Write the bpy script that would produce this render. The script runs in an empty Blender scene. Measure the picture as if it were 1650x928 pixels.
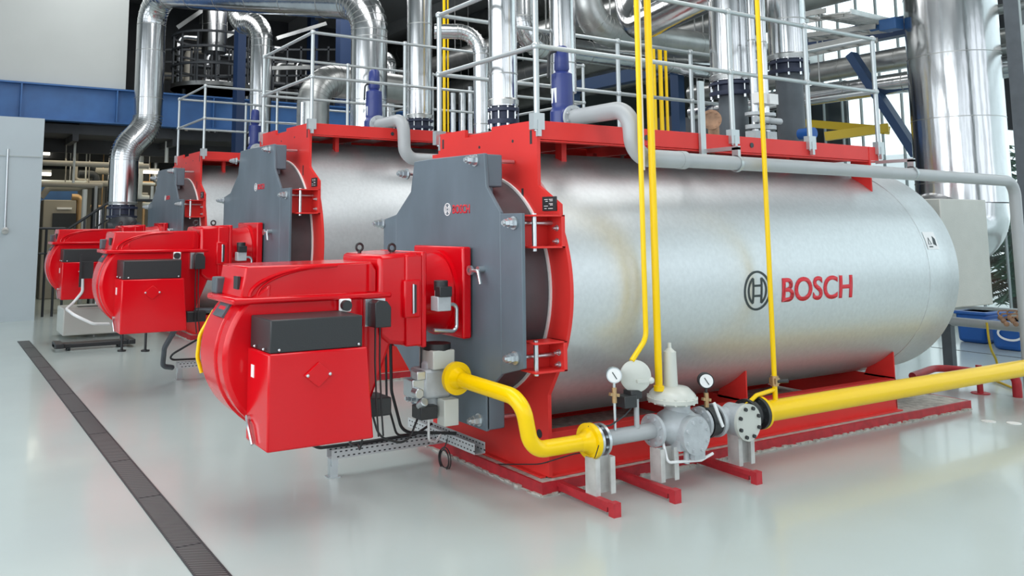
import bpy, bmesh, math, random
from mathutils import Vector, Matrix
random.seed(7)
C = bpy.context.scene.collection
SC = bpy.context.scene
PI = math.pi

# ------------------------------------------------------------ camera (solved from the vanishing points)
F, PX, PY, CH = 1355.0, 690.0, 207.0, 1.8
def _dir(u, v):
    return Vector(((u-PX)/F, -(v-PY)/F, -1.0)).normalized()
ax = _dir(3010, 364); ay = _dir(-112, 364); ay = (ay-ax*ax.dot(ay)).normalized(); az = ax.cross(ay)
RM = Matrix((ax, ay, az))
cam_d = bpy.data.cameras.new('camera'); cam = bpy.data.objects.new('camera', cam_d); C.objects.link(cam)
cam.matrix_world = Matrix.Translation((0, 0, CH)) @ RM.to_4x4()
cam_d.sensor_width = 36; cam_d.lens = 36*F/1650
cam_d.shift_x = (825-PX)/1650; cam_d.shift_y = -(464-PY)/1650
cam_d.clip_start = 0.05; cam_d.clip_end = 300
SC.camera = cam
def U(u, v, x=None, y=None, z=None):
    """point of the place seen at photo pixel u,v on the plane x=, y= or z="""
    r = RM @ Vector(((u-PX)/F, -(v-PY)/F, -1.0))
    t = x/r.x if x is not None else (y/r.y if y is not None else (z-CH)/r.z)
    return Vector((0, 0, CH)) + r*t
def ppm(p):
    c = RM.transposed() @ (Vector(p)-Vector((0, 0, CH)))
    return F/-c.z

# ------------------------------------------------------------ light and exposure
SC.view_settings.view_transform = 'Standard'; SC.view_settings.look = 'None'
SC.view_settings.gamma = 1; SC.view_settings.exposure = 0.18
SC.view_settings.use_curve_mapping = False
W = bpy.data.worlds.new('overcast_sky'); SC.world = W; W.use_nodes = True
bg = W.node_tree.nodes['Background']; bg.inputs[0].default_value = (0.86, 0.93, 1.0, 1); bg.inputs[1].default_value = 1.75
def area(name, loc, rot, sx, sy, power, col=(1, 1, 1)):
    l = bpy.data.lights.new(name, 'AREA'); l.shape = 'RECTANGLE'; l.size = sx; l.size_y = sy; l.energy = power; l.color = col
    o = bpy.data.objects.new(name, l); C.objects.link(o); o.location = loc; o.rotation_euler = rot; return o
area('hall_fill', (2.5, 4.5, 8.3), (0, 0, 0), 3, 12, 420, (1, 1, 1))  # added area lights under the unseen ceiling, general fill for the hall
area('hall_fill', (9.5, 4.5, 8.3), (0, 0, 0), 3, 12, 330, (1, 1, 1))
area('hall_fill', (2.5, 15.5, 8.3), (0, 0, 0), 3, 8, 260, (1, 1, 1))
area('hall_fill', (8.5, 18.5, 8.3), (0, 0, 0), 4, 8, 420, (1, 1, 1))  # extra fill added to brighten the pipework in the background
area('window_light', (-4.0, 3.5, 4.0), (0, -PI/2+0.15, 0), 5, 12, 380, (0.95, 0.98, 1))

# ------------------------------------------------------------ materials
def mat(name, col, rough=0.5, metal=0.0, coat=0.0, var=0.0, vscale=5.0, bump=0.0, bscale=40.0, emit=0.0, stretch=None, spec=None):
    m = bpy.data.materials.new(name); m.use_nodes = True; nt = m.node_tree; b = nt.nodes['Principled BSDF']
    b.inputs['Base Color'].default_value = (*col, 1); b.inputs['Roughness'].default_value = rough
    b.inputs['Metallic'].default_value = metal; b.inputs['Coat Weight'].default_value = coat
    b.inputs['Coat Roughness'].default_value = 0.06
    if spec is not None: b.inputs['Specular IOR Level'].default_value = spec
    if emit: b.inputs['Emission Color'].default_value = (*col, 1); b.inputs['Emission Strength'].default_value = emit
    if var or bump:
        tc = nt.nodes.new('ShaderNodeTexCoord'); mp = nt.nodes.new('ShaderNodeMapping'); nt.links.new(tc.outputs['Object'], mp.inputs[0])
        if stretch: mp.inputs['Scale'].default_value = stretch
    if var:
        n = nt.nodes.new('ShaderNodeTexNoise'); n.inputs['Scale'].default_value = vscale; n.inputs['Detail'].default_value = 5
        nt.links.new(mp.outputs[0], n.inputs['Vector'])
        r = nt.nodes.new('ShaderNodeValToRGB'); r.color_ramp.elements[0].position = .3; r.color_ramp.elements[1].position = .7
        r.color_ramp.elements[0].color = (*[c*(1-var) for c in col], 1); r.color_ramp.elements[1].color = (*[min(1, c*(1+var)) for c in col], 1)
        nt.links.new(n.outputs[0], r.inputs[0]); nt.links.new(r.outputs[0], b.inputs['Base Color'])
    if bump:
        n2 = nt.nodes.new('ShaderNodeTexNoise'); n2.inputs['Scale'].default_value = bscale; n2.inputs['Detail'].default_value = 3
        nt.links.new(mp.outputs[0], n2.inputs['Vector'])
        bp = nt.nodes.new('ShaderNodeBump'); bp.inputs['Strength'].default_value = bump; bp.inputs['Distance'].default_value = 0.02
        nt.links.new(n2.outputs[0], bp.inputs['Height']); nt.links.new(bp.outputs[0], b.inputs['Normal'])
    return m
M = {}
M['floor'] = mat('epoxy_floor', (0.475, 0.545, 0.525), 0.22, coat=0.2, var=0.04, vscale=0.7, bump=0.03, bscale=2.0)
M['galv'] = mat('galvanised_sheet', (0.66, 0.69, 0.70), 0.42, 0.80, var=0.045, vscale=28, bump=0.03, bscale=60)
M['clad'] = mat('aluminium_cladding', (0.64, 0.65, 0.66), 0.17, 1.0, var=0.10, vscale=4, bump=0.22, bscale=7, stretch=(1, 1, .18))
M['clad_dull'] = mat('dull_cladding', (0.42, 0.43, 0.42), 0.32, 0.9, var=0.15, vscale=4, bump=0.1, bscale=6)
M['redst'] = mat('red_steel_paint', (0.72, 0.035, 0.03), 0.4, coat=0.0, spec=.35, var=0.05, vscale=3)
M['redbr'] = mat('red_burner_paint', (0.64, 0.001, 0.007), 0.17, coat=0.05, bump=0.03, bscale=9, spec=.42)
M['redfl'] = mat('red_floor_paint', (0.45, 0.02, 0.03), 0.45, var=0.2, vscale=12)
M['door'] = mat('slate_grey_paint', (0.115, 0.15, 0.18), 0.42, var=0.14, vscale=3, stretch=(1, 1, .5))
M['collar'] = mat('dark_collar', (0.085, 0.075, 0.08), 0.5, 0.2, var=0.2, vscale=3)
M['black'] = mat('black_plastic', (0.022, 0.024, 0.026), 0.42, bump=0.05, bscale=120)
M['dark'] = mat('dark_steel', (0.035, 0.04, 0.045), 0.45, 0.3)
M['white'] = mat('white_seal', (0.80, 0.80, 0.78), 0.6)
M['zinc'] = mat('zinc_plated', (0.62, 0.66, 0.68), 0.28, 0.9, bump=0.05, bscale=90)
M['yellow'] = mat('yellow_pipe_paint', (0.95, 0.62, 0.0), 0.3, coat=0.1, spec=.3)
M['yellow2'] = mat('yellow_crane_paint', (0.60, 0.42, 0.02), 0.5)
M['grey'] = mat('grey_pipe_paint', (0.40, 0.42, 0.43), 0.38, coat=0.1, var=0.04, vscale=4)
M['cast'] = mat('grey_cast_body', (0.50, 0.53, 0.55), 0.45, 0.2, var=0.1, vscale=12, bump=.1, bscale=60)
M['cream'] = mat('pale_grey_enamel', (0.60, 0.62, 0.57), 0.35, coat=0.2)
M['post'] = mat('pale_channel_steel', (0.58, 0.58, 0.56), 0.5, 0.2, var=0.15, vscale=10)
M['blue'] = mat('blue_valve_paint', (0.022, 0.04, 0.20), 0.4, coat=0.2)
M['beam'] = mat('blue_beam_paint', (0.035, 0.12, 0.31), 0.45, var=0.12, vscale=3)
M['brace'] = mat('brace_blue', (0.015, 0.05, 0.13), 0.5)
M['flg'] = mat('dark_flange', (0.02, 0.028, 0.06), 0.5)
M['chan'] = mat('channel_steel', (0.62, 0.65, 0.66), 0.4, 0.35)
M['navy'] = mat('navy_steel_paint', (0.012, 0.035, 0.10), 0.5)
M['tub'] = mat('blue_tub_plastic', (0.01, 0.10, 0.38), 0.4)
M['wallw'] = mat('white_wall', (0.45, 0.475, 0.46), 0.7, var=0.03, vscale=1)
M['panel'] = mat('pale_partition', (0.46, 0.53, 0.56), 0.5, var=0.03, vscale=1)
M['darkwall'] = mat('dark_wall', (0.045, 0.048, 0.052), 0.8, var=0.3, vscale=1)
M['beige'] = mat('beige_cabinet', (0.33, 0.31, 0.26), 0.5)
M['boxbeige'] = mat('pale_stucco_sheet', (0.56, 0.56, 0.52), 0.45, 0.25, var=0.04, vscale=5, bump=.1, bscale=80)
M['galvrail'] = mat('galvanised_tube', (0.52, 0.56, 0.57), 0.36, 0.7)
M['duct'] = mat('slate_duct', (0.085, 0.10, 0.115), 0.5, var=0.15, vscale=5)
M['lamp'] = mat('lit_lamp', (1.0, 0.93, 0.78), 0.5, emit=4)
M['mull'] = mat('mullion_grey', (0.42, 0.47, 0.47), 0.5)
M['mull_dk'] = mat('mullion_dark', (0.22, 0.25, 0.25), 0.5)
M['logo_dk'] = mat('logo_dark', (0.03, 0.045, 0.05), 0.5)
M['logo_wh'] = mat('logo_white', (0.85, 0.86, 0.86), 0.5)
M['logo_red'] = mat('logo_red', (0.66, 0.02, 0.035), 0.5)
M['brass'] = mat('brass', (0.50, 0.33, 0.17), 0.4, 0.7)
M['rust'] = mat('rusty_flange', (0.40, 0.24, 0.15), 0.7, var=.3, vscale=12)
M['bark'] = mat('bark', (0.07, 0.05, 0.035), 0.9)
M['fir'] = mat('fir_green', (0.02, 0.075, 0.04), 0.8)
M['chipped'] = mat('concrete_screed', (0.48, 0.46, 0.42), 0.8, var=.3, vscale=14, bump=.4, bscale=40)
M['ceil'] = mat('ceiling_deck', (0.30, 0.31, 0.31), 0.8)
# glass: mostly clear with a faint milky film
g = bpy.data.materials.new('window_glass'); g.use_nodes = True; nt = g.node_tree; nt.nodes.clear()
o_ = nt.nodes.new('ShaderNodeOutputMaterial'); mx = nt.nodes.new('ShaderNodeMixShader'); tr = nt.nodes.new('ShaderNodeBsdfTransparent')
gl = nt.nodes.new('ShaderNodeBsdfGlossy'); gl.inputs['Roughness'].default_value = .1; tr.inputs[0].default_value = (.93, .98, .97, 1)
mx.inputs[0].default_value = .08; nt.links.new(tr.outputs[0], mx.inputs[1]); nt.links.new(gl.outputs[0], mx.inputs[2]); nt.links.new(mx.outputs[0], o_.inputs[0])
M['glass'] = g
# translucent wall panels
g = mat('polycarbonate', (0.78, 0.84, 0.83), 0.4); M['poly'] = g
nt = g.node_tree; b = nt.nodes['Principled BSDF']; o_ = nt.nodes['Material Output']; mx = nt.nodes.new('ShaderNodeMixShader'); tl = nt.nodes.new('ShaderNodeBsdfTranslucent')
tl.inputs[0].default_value = (.95, 1, 1, 1); mx.inputs[0].default_value = .75; nt.links.new(b.outputs[0], mx.inputs[1]); nt.links.new(tl.outputs[0], mx.inputs[2]); nt.links.new(mx.outputs[0], o_.inputs[0])
# drain grate: rows of slanting slots
g = mat('drain_grate', (0.10, 0.105, 0.105), 0.5, 0.4); nt = g.node_tree; b = nt.nodes['Principled BSDF']
tc = nt.nodes.new('ShaderNodeTexCoord'); wv = nt.nodes.new('ShaderNodeTexWave'); mp = nt.nodes.new('ShaderNodeMapping'); mp.inputs['Rotation'].default_value = (0, 0, .6)
wv.bands_direction = 'Y'; wv.inputs['Scale'].default_value = 14; wv.inputs['Distortion'].default_value = 0.0
rp = nt.nodes.new('ShaderNodeValToRGB'); rp.color_ramp.elements[0].position = .35; rp.color_ramp.elements[1].position = .55
rp.color_ramp.elements[0].color = (.004, .004, .004, 1); rp.color_ramp.elements[1].color = (.16, .17, .17, 1)
nt.links.new(tc.outputs['Object'], mp.inputs[0]); nt.links.new(mp.outputs[0], wv.inputs[0]); nt.links.new(wv.outputs[0], rp.inputs[0]); nt.links.new(rp.outputs[0], b.inputs['Base Color'])
M['grate'] = g

# ------------------------------------------------------------ mesh builder
ORG = {}
def fillet(pts, rad, n=8):
    pts = [Vector(p) for p in pts]; out = [pts[0]]
    for i in range(1, len(pts)-1):
        a, b, c = pts[i-1], pts[i], pts[i+1]; d1 = (a-b); d2 = (c-b); l1, l2 = d1.length, d2.length; d1.normalize(); d2.normalize()
        th = PI-d1.angle(d2)
        if th < 0.02: out.append(b); continue
        t = min(rad*math.tan(th/2), l1*.499, l2*.499); r = t/math.tan(th/2)
        p0 = b+d1*t; p1 = b+d2*t; cen = b+(d1+d2).normalized()*math.sqrt(r*r+t*t)
        v0 = p0-cen; v1 = p1-cen; nrm = v0.cross(v1).normalized()
        for k in range(n+1): out.append(cen+Matrix.Rotation(th*k/n, 3, nrm) @ v0)
    out.append(pts[-1]); return out
def perp(d):
    d = Vector(d).normalized(); a = Vector((0, 0, 1)) if abs(d.z) < .9 else Vector((1, 0, 0))
    u = a.cross(d).normalized(); return u, d.cross(u).normalized()
class MB:
    def __init__(s): s.bm = bmesh.new()
    def _faces(s, vs, fs):
        V = [s.bm.verts.new(v) for v in vs]
        for f in fs:
            try: s.bm.faces.new([V[i] for i in f])
            except ValueError: pass
        return s
    def box(s, x0, x1, y0, y1, z0, z1):
        return s._faces([(x, y, z) for x in (x0, x1) for y in (y0, y1) for z in (z0, z1)], [(0, 1, 3, 2), (4, 6, 7, 5), (0, 4, 5, 1), (2, 3, 7, 6), (0, 2, 6, 4), (1, 5, 7, 3)])
    def cbox(s, c, sx, sy, sz): return s.box(c[0]-sx/2, c[0]+sx/2, c[1]-sy/2, c[1]+sy/2, c[2]-sz/2, c[2]+sz/2)
    def bar(s, p0, p1, w, h, up=(0, 0, 1)):
        p0 = Vector(p0); p1 = Vector(p1); d = (p1-p0).normalized(); a = Vector(up).cross(d)
        if a.length < 1e-4: a = Vector((1, 0, 0)).cross(d)
        a.normalize(); b = d.cross(a).normalized(); a *= w/2; b *= h/2
        vs = [p+sa*a+sb*b for p in (p0, p1) for sa in (-1, 1) for sb in (-1, 1)]
        return s._faces(vs, [(0, 1, 3, 2), (4, 6, 7, 5), (0, 4, 5, 1), (2, 3, 7, 6), (0, 2, 6, 4), (1, 5, 7, 3)])
    def lathe(s, o, d, prof, seg=24, a0=0):
        o = Vector(o); d = Vector(d).normalized(); u, w = perp(d); rings = []
        for t, r in prof:
            if r < 1e-6: rings.append([s.bm.verts.new(o+d*t)])
            else: rings.append([s.bm.verts.new(o+d*t+(u*math.cos(a0+2*PI*k/seg)+w*math.sin(a0+2*PI*k/seg))*r) for k in range(seg)])
        for A, B in zip(rings, rings[1:]):
            for k in range(seg):
                k2 = (k+1) % seg
                if len(A) == 1 and len(B) == 1: continue
                if len(A) == 1: f = [A[0], B[k], B[k2]]
                elif len(B) == 1: f = [A[k], A[k2], B[0]]
                else: f = [A[k], A[k2], B[k2], B[k]]
                s.bm.faces.new(f)
        return s
    def cyl(s, p0, p1, r, r2=None, seg=24):
        p0 = Vector(p0); p1 = Vector(p1); L = (p1-p0).length; r2 = r if r2 is None else r2
        return s.lathe(p0, p1-p0, [(0, 0), (0, r), (L, r2), (L, 0)], seg, PI/6 if seg == 6 else 0)
    def ring(s, o, d, ri, ro, th, seg=48):
        return s.lathe(o, d, [(0, ri), (0, ro), (th, ro), (th, ri), (0, ri)], seg)
    def tube(s, pts, r, seg=14, fil=0.08, n=8, rfun=None, cap=True):
        P = fillet(pts, fil, n) if fil else [Vector(p) for p in pts]
        P = [P[0]]+[b for a, b in zip(P, P[1:]) if (b-a).length > 1e-5]
        d = (P[1]-P[0]).normalized(); u, w = perp(d); rings = []
        for i, p in enumerate(P):
            nd = ((P[i+1]-p).normalized() if i < len(P)-1 else (p-P[i-1]).normalized()); 
            if 0 < i < len(P)-1: td = (nd+(p-P[i-1]).normalized()).normalized()
            else: td = nd
            q = d.rotation_difference(td); u = q @ u; w = q @ w; d = td
            rr = rfun(i/(len(P)-1)) if rfun else r
            rings.append([s.bm.verts.new(p+(u*math.cos(2*PI*k/seg)+w*math.sin(2*PI*k/seg))*rr) for k in range(seg)])
        for A, B in zip(rings, rings[1:]):
            for k in range(seg): s.bm.faces.new([A[k], A[(k+1) % seg], B[(k+1) % seg], B[k]])
        if cap: s.bm.faces.new(rings[0][::-1]); s.bm.faces.new(rings[-1])
        return s
    def prism(s, poly, fn, t0, t1):
        """poly: 2D outline; fn(a,b,t) -> xyz; extruded from t0 to t1"""
        A = [s.bm.verts.new(fn(a, b, t0)) for a, b in poly]; B = [s.bm.verts.new(fn(a, b, t1)) for a, b in poly]
        s.bm.faces.new(A); s.bm.faces.new(B[::-1]); n = len(poly)
        for k in range(n): s.bm.faces.new([A[k], B[k], B[(k+1) % n], A[(k+1) % n]])
        return s
    def ball(s, c, r, sc=(1, 1, 1), seg=20):
        m = Matrix.Translation(c) @ Matrix.Diagonal((r*sc[0], r*sc[1], r*sc[2], 1))
        bmesh.ops.create_uvsphere(s.bm, u_segments=seg, v_segments=seg//2, radius=1, matrix=m); return s
    def hexbolt(s, p, d, r=.022, L=.02):
        p = Vector(p); d = Vector(d).normalized(); s.cyl(p, p+d*L*.25, r*1.35, seg=16); s.cyl(p+d*L*.25, p+d*L, r, seg=6); s.cyl(p+d*L, p+d*L*1.9, r*.55, seg=10); return s
    def flange(s, p, d, r, th=.025, nb=8, rb=None):
        p = Vector(p); d = Vector(d).normalized(); s.cyl(p, p+d*th, r, seg=32); u, w = perp(d); rb = rb or r*.78
        for k in range(nb):
            a = 2*PI*(k+.5)/nb; q = p+(u*math.cos(a)+w*math.sin(a))*rb
            s.cyl(q-d*.014, q+d*(th+.014), r*.10, seg=6)
        return s
    def _mk(s, name, m, org, bevel, smooth):
        bmesh.ops.recalc_face_normals(s.bm, faces=s.bm.faces)
        me = bpy.data.meshes.new(name); 
        bmesh.ops.translate(s.bm, verts=s.bm.verts, vec=-Vector(org)); s.bm.to_mesh(me); s.bm.free()
        if smooth:
            for p in me.polygons: p.use_smooth = True
            me.set_sharp_from_angle(angle=math.radians(38))
        me.materials.append(M[m] if isinstance(m, str) else m)
        o = bpy.data.objects.new(name, me); C.objects.link(o)
        if bevel:
            bv = o.modifiers.new('bevel', 'BEVEL'); bv.width = bevel; bv.segments = 2; bv.limit_method = 'ANGLE'; bv.angle_limit = math.radians(50); bv.harden_normals = False
        return o
    def split(s):
        """connected pieces as builders of their own"""
        seen = set(); out = []
        for v in s.bm.verts:
            if v in seen: continue
            st = [v]; seen.add(v); isl = []
            while st:
                a = st.pop(); isl.append(a)
                for e in a.link_edges:
                    b = e.other_vert(a)
                    if b not in seen: seen.add(b); st.append(b)
            mb = MB(); mp = {a: mb.bm.verts.new(a.co) for a in isl}
            for f in {f for a in isl for f in a.link_faces}: mb.bm.faces.new([mp[a] for a in f.verts])
            out.append(mb)
        s.bm.free(); return out
    def parts(s, name, m, parent, **k):
        return [p.part(name, m, parent, **k) for p in s.split()]
    def part(s, name, m, parent, bevel=0, smooth=True, label=None, stuff=False):
        org = ORG[parent.name]; o = s._mk(name, m, org, bevel, smooth); o.parent = parent; ORG[o.name] = org
        if label: o['label'] = label
        if stuff: o['kind'] = 'stuff'
        return o
    def thing(s, name, m, label, cat, group=None, bevel=0, smooth=True, kind=None):
        vs = [v.co for v in s.bm.verts]
        org = Vector(((min(v.x for v in vs)+max(v.x for v in vs))/2, (min(v.y for v in vs)+max(v.y for v in vs))/2, min(v.z for v in vs)))
        o = s._mk(name, m, org, bevel, smooth); o.location = org; ORG[o.name] = org
        o['label'] = label; o['category'] = cat
        if group: o['group'] = group
        if kind: o['kind'] = kind
        return o
    def struct(s, name, m, smooth=False, parent=None):
        if parent: return s.part(name, m, parent, smooth=smooth)
        o = s._mk(name, m, (0, 0, 0), 0, smooth); o['kind'] = 'structure'; ORG[o.name] = Vector((0, 0, 0)); return o
def root(name, label, cat, loc, group=None):
    o = bpy.data.objects.new(name, None); C.objects.link(o); o.location = loc; o['label'] = label; o['category'] = cat; o.empty_display_size = .1
    if group: o['group'] = group
    ORG[o.name] = Vector(loc); return o
YZ = lambda a, b, t: (t, a, b)        # outline in y,z, thickness along x
XZ = lambda a, b, t: (a, t, b)
XY = lambda a, b, t: (a, b, t)

# ============================================================ THE HALL
MB().box(-7, 17, -7, 31, -.2, 0).struct('floor', 'floor')
c = MB(); c.box(-7, 17, -7, 31, 8.6, 8.9)
for x in range(-5, 17, 3): c.box(x, x+.25, -7, 31, 8.2, 8.6)
c.struct('ceiling', 'ceil')
# glazed far wall (x = 16.3): low translucent panels between mullions, opening in its middle is clear glass
MB().box(16.3, 16.36, -7, 31, 0.0, 0.35).struct('trim_1', 'wallw')
w = MB()
y = -7
while y < 13: w.box(16.29, 16.36, y, y+.02, .35, 8.6); y += .42
w.box(16.26, 16.36, -7, 13, 4.6, 4.66)
w.struct('trim_2', 'mull_dk')
MB().box(16.36, 16.40, 9.2, 31, .35, 3.2).struct('wall_back', 'poly')
MB().box(16.36, 16.38, -7, 31, 3.2, 8.6).struct('window_1', 'glass')
MB().box(16.36, 16.38, -7, 9.2, .35, 3.2).struct('window_2', 'glass')
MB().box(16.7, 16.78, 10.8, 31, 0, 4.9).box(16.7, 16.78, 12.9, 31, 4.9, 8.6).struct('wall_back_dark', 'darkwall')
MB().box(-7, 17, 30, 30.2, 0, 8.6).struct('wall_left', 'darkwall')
# unseen walls added on the camera's sides: pillars between openings streak the metal reflections
w = MB()
for y in (-7, -3.2, .6, 4.6, 8.6, 12.6, 16.6): w.box(-7, -6.7, y, y+.9, 0, 8.6)
w.box(-7, -6.75, -7, 31, 0, .5).box(-7, -6.75, -7, 31, 7.2, 8.6).box(-7, -6.8, 17.5, 31, 0, 8.6)
w.struct('wall_front_unseen', 'mull')
w = MB()
for x in (-7, -3.5, 0, 3.5, 7, 10.5, 14): w.box(x, x+.7, -7, -6.7, 0, 8.6)
w.box(-7, 17, -7, -6.75, 0, .6).box(-7, 17, -7, -6.75, 7.0, 8.6)
w.struct('wall_right_unseen', 'mull')

# upper white wall and blue beam on the left, partition below
YL = 19.0
p = U(213, 0, y=YL); q = U(207, 145, y=YL)
MB().box(-7, 3.50, YL, YL+.25, 4.76, 8.6).struct('wall_left_upper', 'wallw')
b = MB(); z0, z1 = 3.98, 4.74
b.box(-7, 10.5, YL-.02, YL+.04, z0+.03, z1-.03).box(-7, 10.5, YL-.14, YL+.16, z1-.035, z1).box(-7, 10.5, YL-.14, YL+.16, z0, z0+.035)
for x in (-3, -1, 1.43, 3.30, 5.4, 7.6, 9.8): b.box(x, x+.03, YL-.14, YL+.04, z0+.03, z1-.03)
b.thing('mezzanine_beam', 'beam', 'long blue painted steel beam running under the upper white wall', 'beam')
b = root('partition', 'pale blue grey freestanding wall panel at the left edge of the hall', 'partition', (0, 18.1, 0))
MB().box(-7, 1.82, 18.0, 18.12, 0, 3.9).part('panel', 'panel', b)
MB().box(-.5, 1.80, 17.985, 18.0, 3.13, 3.15).part('rail', 'mull', b, label='thin horizontal conduit')
q0 = U(13, 240, y=17.98); q1 = U(8, 370, y=17.98)
MB().tube([q0, q1], .022, fil=0).part('pipe', 'zinc', b)
MB().cyl(q1, (q1.x, q1.y-.05, q1.z-.04), .06).part('socket', 'post', b)

# ---- dark bay under and behind the mezzanine
d = MB(); d.box(1.9, 12, YL+.2, 29.9, 3.75, 3.95)
for y in (20.5, 22.5, 24.5, 26.5): d.box(1.9, 12, y, y+.15, 3.45, 3.75)
for x in (2.5, 4.6, 6.6, 8.6): d.box(x, x+.12, YL+.2, 29.9, 3.6, 3.75)
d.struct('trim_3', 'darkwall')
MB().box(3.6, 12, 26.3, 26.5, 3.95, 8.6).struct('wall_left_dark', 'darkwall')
MB().box(1.9, 12, 26.6, 26.8, 0, 3.75).struct('wall_left_lower', 'beige')

# ============================================================ DRAIN
r = root('floor_drain', 'long dark slotted drain channel let into the pale floor', 'drain', (1.363, 9, 0))
MB().box(1.29, 1.437, 2.5, 14.89, 0.0005, .004).part('grate', 'grate', r, smooth=False)
e = MB().box(1.278, 1.29, 2.5, 14.9, 0, .006).box(1.437, 1.449, 2.5, 14.9, 0, .006)
for y in range(3, 15): e.box(1.29, 1.437, y-.006, y+.006, .003, .0055)
e.part('frame', 'dark', r, smooth=False)

# ============================================================ LETTERING
def text_polys(txt, h, bold=.018, squeeze=1.0):
    cu = bpy.data.curves.new('t', 'FONT'); cu.body = txt; cu.size = 1; cu.offset = bold; cu.resolution_u = 6
    o = bpy.data.objects.new('t', cu); C.objects.link(o); dg = bpy.context.evaluated_depsgraph_get(); me = bpy.data.meshes.new_from_object(o.evaluated_get(dg))
    bpy.data.objects.remove(o); bpy.data.curves.remove(cu)
    xs = [v.co.x for v in me.vertices]; ys = [v.co.y for v in me.vertices]; x0, y0 = min(xs), min(ys); k = h/(max(ys)-y0)
    for v in me.vertices: v.co = Vector(((v.co.x-x0)*k*squeeze, (v.co.y-y0)*k, 0))
    return me, (max(xs)-x0)*k*squeeze
def text_mb(txt, h, fn, width=None, cuts=6):
    me, wd = text_polys(txt, h)
    mb = MB(); mb.bm.from_mesh(me); bpy.data.meshes.remove(me); bm = mb.bm
    if width:
        for v in bm.verts: v.co.x *= width/wd
    for k in range(1, cuts):
        bmesh.ops.bisect_plane(bm, geom=bm.verts[:]+bm.edges[:]+bm.faces[:], plane_co=(0, h*k/cuts, 0), plane_no=(0, 1, 0))
    r_ = bmesh.ops.extrude_face_region(bm, geom=bm.faces[:]); vs = [g for g in r_['geom'] if isinstance(g, bmesh.types.BMVert)]
    for v in vs: v.co.z = .003
    for v in bm.verts: v.co = Vector(fn(v.co.x, v.co.y, v.co.z))
    return mb
def stroke(mb, pts, w, fn, closed=False):
    """flat ribbon along 2D points"""
    n = len(pts); P = [Vector(p) for p in pts]; L = []
    for i in range(n):
        a = P[i-1] if (i or closed) else P[i]; b = P[(i+1) % n] if (i < n-1 or closed) else P[i]
        t = (b-a).normalized(); nn = Vector((-t.y, t.x))*w/2; L.append((P[i]+nn, P[i]-nn))
    fr = [[mb.bm.verts.new(fn(q.x, q.y, .003)) for q in pr] for pr in L]; bk = [[mb.bm.verts.new(fn(q.x, q.y, 0)) for q in pr] for pr in L]
    for i in range(n if closed else n-1):
        j = (i+1) % n
        mb.bm.faces.new([fr[i][0], fr[i][1], fr[j][1], fr[j][0]]); mb.bm.faces.new([bk[i][0], fr[i][0], fr[j][0], bk[j][0]]); mb.bm.faces.new([bk[i][1], bk[j][1], fr[j][1], fr[i][1]])
def emblem(fn, r, w):
    mb = MB()
    stroke(mb, [(r*math.cos(t*PI/24), r*math.sin(t*PI/24)) for t in range(48)], w, fn, True)
    for sgn in (-1, 1):
        arc = [(sgn*.70*r*math.cos(t), .74*r*math.sin(t)) for t in [(-62+124*k/16)*PI/180 for k in range(17)]]
        stroke(mb, arc, w, fn); stroke(mb, [(sgn*.33*r, -.66*r+1.32*r*k/8) for k in range(9)], w, fn)
    for sy in (-1, 1): stroke(mb, [(-.33*r, sy*.27*r), (0, sy*.27*r), (.33*r, sy*.27*r)], w, fn)
    return mb

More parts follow.
